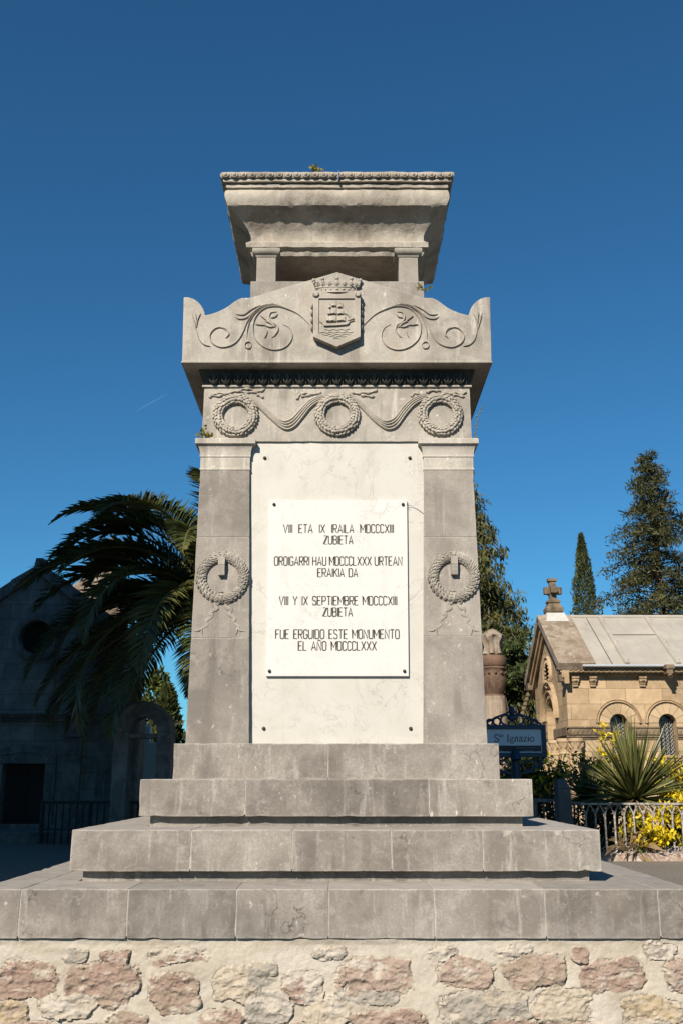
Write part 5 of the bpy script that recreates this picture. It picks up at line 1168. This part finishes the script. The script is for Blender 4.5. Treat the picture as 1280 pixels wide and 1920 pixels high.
# dark stone gate post at the fence corner
q0 = pt(1040, 1470, 11.0); q1 = pt(1071, 1470, 11.0); xm = (q0.x+q1.x)/2; hx = (q1.x-q0.x)/2*.8; zt = zrow(1460, 11.0); yp_ = CY+11.0
m = MB(); m.hexa([(xm-hx*1.05, yp_, -.01), (xm+hx*1.25, yp_, -.01), (xm+hx*1.25, yp_+.2, -.01), (xm-hx*1.05, yp_+.2, -.01)], [(xm-hx*1.0, yp_, zt-.10), (xm+hx*1.05, yp_, zt-.10), (xm+hx*1.05, yp_+.2, zt-.10), (xm-hx*1.0, yp_+.2, zt-.10)])
m.hexa([(xm-hx*1.0, yp_, zt-.10), (xm+hx*1.05, yp_, zt-.10), (xm+hx*1.05, yp_+.2, zt-.10), (xm-hx*1.0, yp_+.2, zt-.10)], [(xm-hx*.85, yp_+.03, zt), (xm+hx*.4, yp_+.03, zt), (xm+hx*.4, yp_+.17, zt), (xm-hx*.85, yp_+.17, zt)])
tag(m.build('stone_post', stone('slate_post', (.13, .14, .14), (.08, .09, .09), (.2, .21, .21), vein=0), bevel=.012), 'squat dark slate post with a sloping top at the fence corner', 'post')
# second tomb kerb with rusty post seen beside the third step
q = pt(1003, 1520, 13.2); m = MB(); m.box(q.x-.02, q.x+.02, q.y-.02, q.y+.02, 0, zrow(1497, 13.2)); m.box(q.x-.02, q.x+.5, q.y-.012, q.y+.012, zrow(1502, 13.2)-.01, zrow(1497, 13.2)-.005); m.box(q.x-1.2, q.x-.02, q.y-.012, q.y+.012, zrow(1502, 13.2)-.01, zrow(1497, 13.2)-.005)
for k in range(1, 5): m.box(q.x+.11*k-.008, q.x+.11*k+.008, q.y-.008, q.y+.008, 0, zrow(1502, 13.2))
tag(m.build('iron_railing', M['rust']), 'rusty iron railing post seen just right of the third step', 'railing')

# ------------------------------------------------------------------ yucca and yellow bushes
def yucca(label, c, n, L, seed):
    t_ = thing('yucca', label, 'plant', (c.x, c.y, 0)); r = random.Random(seed); m = MB()
    for i in range(n):
        az = i*2.39996; el = R(88-100*(i/n)**1.15+r.uniform(-8, 8)); l = L*r.uniform(.6, 1.1); d = Vector((math.cos(el)*math.cos(az), math.cos(el)*math.sin(az), math.sin(el))); s = d.cross(Vector((0, 0, 1)))
        if s.length < .05: s = Vector((1, 0, 0))
        s = s.normalized(); s = (s*math.cos(r.uniform(-.7, .7))+d.cross(s)*math.sin(r.uniform(-.7, .7))).normalized(); sag = r.choice([r.uniform(.02, .14), r.uniform(.02, .14), r.uniform(.25, .5)])*(1.4 if el < R(20) else .6); P = []
        for k in range(6): t = k/5; P.append(c+d*l*t+Vector((0, 0, -sag*l*t*t)))
        W_ = [.014, .018, .018, .014, .008, .001]; nrm = d.cross(s).normalized(); vs = []; fs = []
        for k in range(6): vs += [P[k]-s*W_[k]+nrm*W_[k]*.35, P[k]-nrm*W_[k]*.25, P[k]+s*W_[k]+nrm*W_[k]*.35]
        for k in range(5): fs += [(k*3, k*3+1, k*3+4, k*3+3), (k*3+1, k*3+2, k*3+5, k*3+4)]
        m.add(vs, fs, 1 if (el < R(5) and r.random() < .55) else 0, r.uniform(.6, 1.35))
    m.build('leaves', [M['yucca'], M['straw']], t_); k = MB(); k.tube([(c.x, c.y, -.02), (c.x+.02, c.y, c.z*.5), (c.x, c.y, c.z+.05)], [.09, .075, .06], 8); k.build('stem', M['bark'], t_)
yucca('large spiky sword leaved yucca rising above the iron fence', pt(1188, 1500, 12.4), 300, 1.02, 51)
yucca('smaller spiky yucca behind the dark slate post, left of the big one', pt(1102, 1500, 13.0), 120, .55, 52)
BU = [('yellow leaved bush at the fence bars in front, right of the yucca stem', pt(1226, 1560, 11.62), .30, .24, 41), ('yellow leaved bush at the right frame edge just above the fence rail', pt(1288, 1490, 12.4), .32, .28, 42), ('bright yellow leaved bush behind the fence at the far right edge', pt(1285, 1540, 11.7), .28, .28, 43)]
for lab, c, rx, rz, sd in BU: bush('euonymus_bush', lab, 'bush', c, rx, rz, [M['green'], M['yellow']], sd, 2600, .06, .30, 26)
bush('flowering_shrub', 'upright yellow spire of blossom in front of the first chapel window', 'shrub', pt(1141, 1405, 14.2), .14, .42, [M['yellow']], 44, 420, .06)
bush('shrub', 'green and yellow flecked shrub low against the chapel behind the yucca', 'shrub', pt(1128, 1452, 13.8), .5, .3, [M['green'], M['yellow']], 45, 1300, .07, .7)
bush('shrub', 'dark green shrub filling the bed behind the fence bars left of the yellow bush', 'shrub', pt(1125, 1560, 12.5), .45, .35, [M['green']], 46, 900, .08, lo=.3, hi=.8)
bush('shrub', 'dark green shrub low behind the rusty railing beside the third step', 'shrub', pt(1015, 1535, 14.0), .42, .34, [M['green']], 48, 1500, .08, lo=.4, hi=.9)
bush('shrub', 'olive shrub at right frame edge under the second window', 'shrub', pt(1262, 1455, 14.0), .45, .28, [M['green'], M['yellow']], 47, 1100, .07, .75)
gm = MB()
r = random.Random(9)
for i in range(130):
    bx = pt(1192+r.gauss(0, 16), 1600, 11.42); l = r.uniform(.1, .34); d = Vector((r.uniform(-.7, .7), r.uniform(-.5, .1), r.uniform(-.2, 1))).normalized()*l; b0 = Vector((bx.x, yf-.06+r.uniform(0, .35), r.uniform(.06, .2))); s = Vector((.004, 0, 0)); gm.add([b0-s, b0+s, b0+d*.6+s+Vector((0, -.02, .0)), b0+d+Vector((0, -.04, -.08*l/.3)), b0+d*.6-s], [(0, 1, 2, 3, 4)], 0, r.uniform(.6, 1.2))
tag(gm.build('dry_grass', M['straw']), 'tuft of dry straw hanging through the foot of the iron fence', 'grass')

# ------------------------------------------------------------------ dark chapel on the left
DL = 16.0; yl = CY+DL; M['dstone'] = block_mat('grey_chapel_stone', (.27, .27, .25), (.14, .145, .135), (.40, .39, .36), .5, .55, .24); M['dtrim'] = stone('grey_chapel_trim', (.25, .25, .23), (.12, .125, .115), (.38, .37, .34), vein=0, black=.5, streak=.9)
ap = pt(78, 1060, DL); lx = ap.x; hwL = 1.45; dk = thing('mausoleum', 'dark shaded stone mausoleum with stepped gable and round window at the left edge', 'mausoleum', (lx, yl+1.5, 0))
zap = ap.z; slope = .74; zev = zap-slope*hwL; oc = pt(69, 1195, DL); ro_ = .27; zdo = zrow(1432, DL); xd = lx-.01; wdh = .33
m = MB(); n = 14
circR = [(oc.x+ro_*math.sin(math.pi*i/n), oc.z+ro_*math.cos(math.pi*i/n)) for i in range(n+1)]; circL = [(2*oc.x-x, z) for x, z in circR]
zc_ = zrow(1346, DL)
gab = lambda x: zap-.12-slope*abs(x-lx)
m.prism([(oc.x, gab(oc.x)), (lx, gab(lx)), (lx+hwL, zev-.12), (lx+hwL, zc_), (oc.x, zc_)][::-1][:4][::-1]+[(oc.x, zc_)]+list(reversed(circR)) if False else list(reversed([(oc.x, gab(oc.x)), (lx, gab(lx)), (lx+hwL, zev-.12), (lx+hwL, zc_), (oc.x, zc_)]+list(reversed(circR)))), yl, yl+.3)
m.prism([(oc.x, gab(oc.x)), (lx-hwL, zev-.12), (lx-hwL, zc_), (oc.x, zc_)]+list(reversed(circL)), yl, yl+.3)
m.box(lx-hwL, xd-wdh, yl, yl+.3, 0, zc_-.002); m.box(xd+wdh, lx+hwL, yl, yl+.3, 0, zc_-.002); m.box(xd-wdh, xd+wdh, yl, yl+.3, zdo, zc_-.002)
m.box(lx-hwL, lx-hwL+.3, yl+.3, yl+1.6, 0, zev-.1); m.box(lx+hwL-.3, lx+hwL, yl+.3, yl+1.6, 0, zev-.1)
m.box(lx-hwL+.3, lx+hwL-.3, yl+1.4, yl+1.6, 0, zev-.1)
m.build('wall', M['dstone'], dk)
m = MB(); cop = []
for s in (-1, 1):
    for k in range(4):
        a, b = .06+hwL*1.08*k/4, .06+hwL*1.08*(k+1)/4; z0, z1 = zap-slope*a, zap-slope*b; off = -.0-.045*k*0
        P4 = [(lx+s*a, yl-.10, z0-.16), (lx+s*b, yl-.10, z1-.16), (lx+s*b, yl+.34, z1-.16), (lx+s*a, yl+.34, z0-.16)]; H4 = [(lx+s*a, yl-.10, z0+.02+.03*(k % 2)), (lx+s*b, yl-.10, z1+.02+.05), (lx+s*b, yl+.34, z1+.07), (lx+s*a, yl+.34, z0+.02+.03*(k % 2))]
        if s < 0: P4.reverse(); H4.reverse()
        m.hexa(P4, H4)
m.hexa([(lx-.10, yl-.12, zap-.16), (lx+.10, yl-.12, zap-.16), (lx+.10, yl+.36, zap-.16), (lx-.10, yl+.36, zap-.16)], [(lx-.06, yl-.12, zap+.10), (lx+.06, yl-.12, zap+.10), (lx+.06, yl+.36, zap+.10), (lx-.06, yl+.36, zap+.10)])
m.build('gable_coping', M['dtrim'], dk, bevel=.012)
m = MB()
for s in (-1, 1):
    P4 = [(lx, yl+.3, zap-.25), (lx+s*(hwL+.1), yl+.3, zev-.3), (lx+s*(hwL+.1), yl+1.7, zev-.3), (lx, yl+1.7, zap-.25)]; H4 = [(x, y, z+.1) for x, y, z in P4]
    if s < 0: P4.reverse(); H4.reverse()
    m.hexa(P4, H4)
m.build('roof', M['dtrim'], dk)
m = MB(); m.ridge([(oc.x+(ro_+.06)*math.cos(2*math.pi*i/32), oc.z+(ro_+.06)*math.sin(2*math.pi*i/32)) for i in range(33)], .07, .05, yl); wo_ = m.build('round_window', M['dtrim'], dk, smooth=50)
m = MB(); m.box(oc.x-.3, oc.x+.3, yl+.16, yl+.18, oc.z-.3, oc.z+.3); m.build('pane', M['void'], wo_)
m = MB()
for dd, a, b in ((.05, zc_-.06, zc_), (.10, zc_, zc_+.04), (.14, zc_+.04, zc_+.075)): m.box(lx-hwL-.05, lx+hwL+.05, yl-dd, yl-.001, a, b-.002)
m.build('cornice', M['dtrim'], dk, bevel=.006)
m = MB(); m.box(xd-wdh, xd+wdh, yl+.18, yl+.22, 0, zdo); m.box(xd-.008, xd+.008, yl+.165, yl+.18, 0, zdo); m.build('door', simple('dark_door', (.028, .014, .012), .6, .4, 12), dk)
m = MB(); tyz = zrow(1420, DL); m.prism(list(reversed([(xd-.5, zdo+.002), (xd-.5, zdo+.16)]+[(xd-.5+1.0*i/10, zdo+.16+.14*math.sin(math.pi*i/10)) for i in range(1, 10)]+[(xd+.5, zdo+.16), (xd+.5, zdo+.002)])), yl-.05, yl-.002)
m.ridge([(xd-.34+.68*i/12, zdo+.13+.05*math.sin(math.pi*i/12)) for i in range(13)], .018, .03, yl-.05); m.box(xd-.5, xd-wdh, yl-.05, yl-.002, 0, zdo); m.box(xd+wdh, xd+.5, yl-.05, yl-.002, 0, zdo)
m.build('door_surround', M['dtrim'], dk, bevel=.006)
for x in (lx+hwL-.72, lx+hwL-.2, lx-hwL+.72, lx-hwL+.2):
    m = MB(); m.box(x-.17, x+.17, yl-.07, yl-.001, 0, .25); m.box(x-.14, x+.14, yl-.055, yl-.001, .25, zc_-.3); m.box(x-.17, x+.17, yl-.075, yl-.001, zc_-.3, zc_-.22); m.box(x-.15, x+.15, yl-.065, yl-.001, zc_-.22, zc_-.065); m.build('pilaster', M['dtrim'], dk, bevel=.006)
m = MB(); m.box(lx-hwL-.06, lx+hwL+.06, yl-.10, yl-.075, 0, .2); m.box(lx-hwL+.1, lx+hwL+.3, yl-1.4, yl-.11, 0, .14); m.build('plinth', M['dtrim'], dk)
# low rail in front of it
m = MB(); yr = yl-1.6; xa, xb = pt(82, 1500, yr-CY).x, pt(262, 1500, yr-CY).x; zr2 = zrow(1503, yr-CY); m.box(xa, xb, yr-.02, yr+.02, zr2-.03, zr2+.01); m.box(xa, xb, yr-.01, yr+.01, .18, .2)
for k in range(15): x = xa+(xb-xa)*k/14; m.tube([(x, yr, 0), (x, yr, zr2)], .012 if k % 7 else .035, 6)
tag(m.build('iron_railing', M['iron']), 'low dark iron railing in front of the shaded mausoleum', 'railing')
# stone arch beside it
DA = 13.2; q = pt(268, 1375, DA); ya = CY+DA; m = MB(); r1 = hw(54, 1375, DA); r0 = hw(27, 1375, DA); zsp = zrow(1372, DA); A = [math.pi*i/24 for i in range(25)]
m.prism(list(reversed([(q.x+r1*math.cos(a), zsp+r1*math.sin(a)) for a in reversed(A)]+[(q.x+r0*math.cos(a), zsp+r0*math.sin(a)) for a in A])), ya, ya+.35)
for s in (-1, 1): m.box(min(q.x+s*r0, q.x+s*r1), max(q.x+s*r0, q.x+s*r1), ya, ya+.35, 0, zsp-.002)
m.box(q.x-r1-.06, q.x+r1+.03, ya-.05, ya+.4, 0, .25); m.box(q.x-r0-.002, q.x+r0+.002, ya+.05, ya+.3, zsp-.08, zsp-.02)
m.ridge([(q.x+r1*.96*math.cos(a), zsp+r1*.96*math.sin(a)) for a in A], .03, .03, ya)
tag(m.build('stone_arch', M['dtrim'], bevel=.01), 'dark round stone arch standing between the mausoleum and the monument', 'arch')
q = pt(239, 1420, 14.6); m = MB(); wv = hw(20, 1420, 14.6); zt = zrow(1316, 14.6)
m.box(q.x-wv*1.25, q.x+wv*1.25, q.y-.02, q.y+.5, 0, .3); m.box(q.x-wv, q.x+wv, q.y+.03, q.y+.45, .3, zt-.16)
for k in range(5): m.box(q.x-wv*.9+k*wv*.4, q.x-wv*.9+k*wv*.4+wv*.2, q.y+.012, q.y+.03, .42, zt-.26)
m.box(q.x-wv*1.15, q.x+wv*1.15, q.y-.01, q.y+.48, zt-.16, zt-.06); m.box(q.x-wv*1.0, q.x+wv*1.0, q.y+.02, q.y+.45, zt-.06, zt)
tag(m.build('stone_pier', M['dtrim'], bevel=.01), 'dark shaded stone pier with fluted front just left of the arch', 'pier')
# pale sunlit tombs behind
DB = 25.0; q = pt(190, 1060, DB); yb_ = CY+DB; tb_ = thing('cross_monument', 'pale sunlit gabled tomb with a stone cross showing between the palm fronds', 'tomb', (q.x, yb_, 0)); zg1 = zrow(1050, DB); zg0 = zrow(1105, DB)
m = MB(); m.box(q.x-.6, q.x+.55, yb_, yb_+1, 0, zg0-.1); m.prism(list(reversed([(q.x-.75, zg0-.1), (q.x-.75, zg0), (q.x+.12, zg1), (q.x+.3, zg1), (q.x+.75, zg0), (q.x+.75, zg0-.1)])), yb_-.1, yb_+1.1); m.build('body', M['coping'], tb_, bevel=.01)
m = MB(); xk = q.x+.12; zt = zrow(1003, DB); m.hexa([(xk-.16, yb_+.3, zg1-.05), (xk+.16, yb_+.3, zg1-.05), (xk+.16, yb_+.6, zg1-.05), (xk-.16, yb_+.6, zg1-.05)], [(xk-.10, yb_+.35, zt), (xk+.10, yb_+.35, zt), (xk+.10, yb_+.55, zt), (xk-.10, yb_+.55, zt)]); zc2 = zrow(1017, DB)
m.box(xk-.28, xk+.28, yb_+.37, yb_+.53, zc2-.09, zc2+.09); m.lathe([(.24, zg1-.02), (.26, zg1+.1), (.15, zg1+.18)], (xk, yb_+.45, 0), 12); m.build('cross', M['sooty'], tb_, bevel=.02)
q = pt(268, 1425, 19); m = MB(); m.box(q.x-.35, q.x+.35, q.y, q.y+.3, 0, zrow(1392, 19)); m.box(q.x-.42, q.x+.42, q.y-.06, q.y+.36, 0, .3); m.box(q.x-.1, q.x+.1, q.y+.05, q.y+.25, zrow(1392, 19), zrow(1360, 19))
tag(m.build('gravestone', M['panel'], bevel=.02), 'white sunlit gravestone glimpsed through the stone arch', 'gravestone')

# ------------------------------------------------------------------ tall evergreens left of the camera that shade the left side
def shade_tree(label, x, y, hgt, rad, seed):
    t_ = thing('evergreen_tree', label, 'tree', (x, y, LOW), 'tall evergreens left of the path'); tb = MB(); trunk(tb, (x, y, LOW-.05), (x, y, hgt*.8), .3, .06, seed); tb.build('trunk', M['bark'], t_)
    r = np.random.default_rng(seed); n = 11000; v = r.normal(size=(n, 3)); v /= np.linalg.norm(v, axis=1)[:, None]; v *= r.random((n, 1))**.35; zc = (hgt+.6)/2; P = np.stack([x+v[:, 0]*rad*(1-.35*v[:, 2]), y+v[:, 1]*rad*(1-.35*v[:, 2]), zc+v[:, 2]*(hgt-.6)/2], 1)
    m = MB(); cards(m, P, .62, seed, -.3, 0, .5, 1.4, .6); m.build('crown', M['cypress'], t_); return t_
for i, (c, hgt) in enumerate(((-7.3, 11.6), (-9.9, 14.2), (-12.6, 14.6), (-15.4, 14.2), (-18.2, 14.0))):
    shade_tree('tall dense evergreen left of the path beyond the picture edge', c-.43, -1.0-.5*(i % 2), hgt, 2.4, 61+i)
# faint vapour trail
a, b = pt(256, 771, 3000), pt(315, 738, 3000); m = MB(); m.tube([a, a.lerp(b, .35)+Vector((0, 0, 1.0)), a.lerp(b, .7), b], [1.2, 2.6, 2.4, .8], 8)
t = NT('vapour'); t.done((.8, .8, .8), 1.0); tr = t.new('ShaderNodeBsdfTransparent'); mx = t.new('ShaderNodeMixShader'); mx.inputs[0].default_value = .02; t.link(tr.outputs[0], mx.inputs[1]); t.link(t.p.outputs[0], mx.inputs[2]); t.link(mx.outputs[0], t.n.nodes['Material Output'].inputs[0])
tag(m.build('vapour_trail', t.mat), kind='structure')
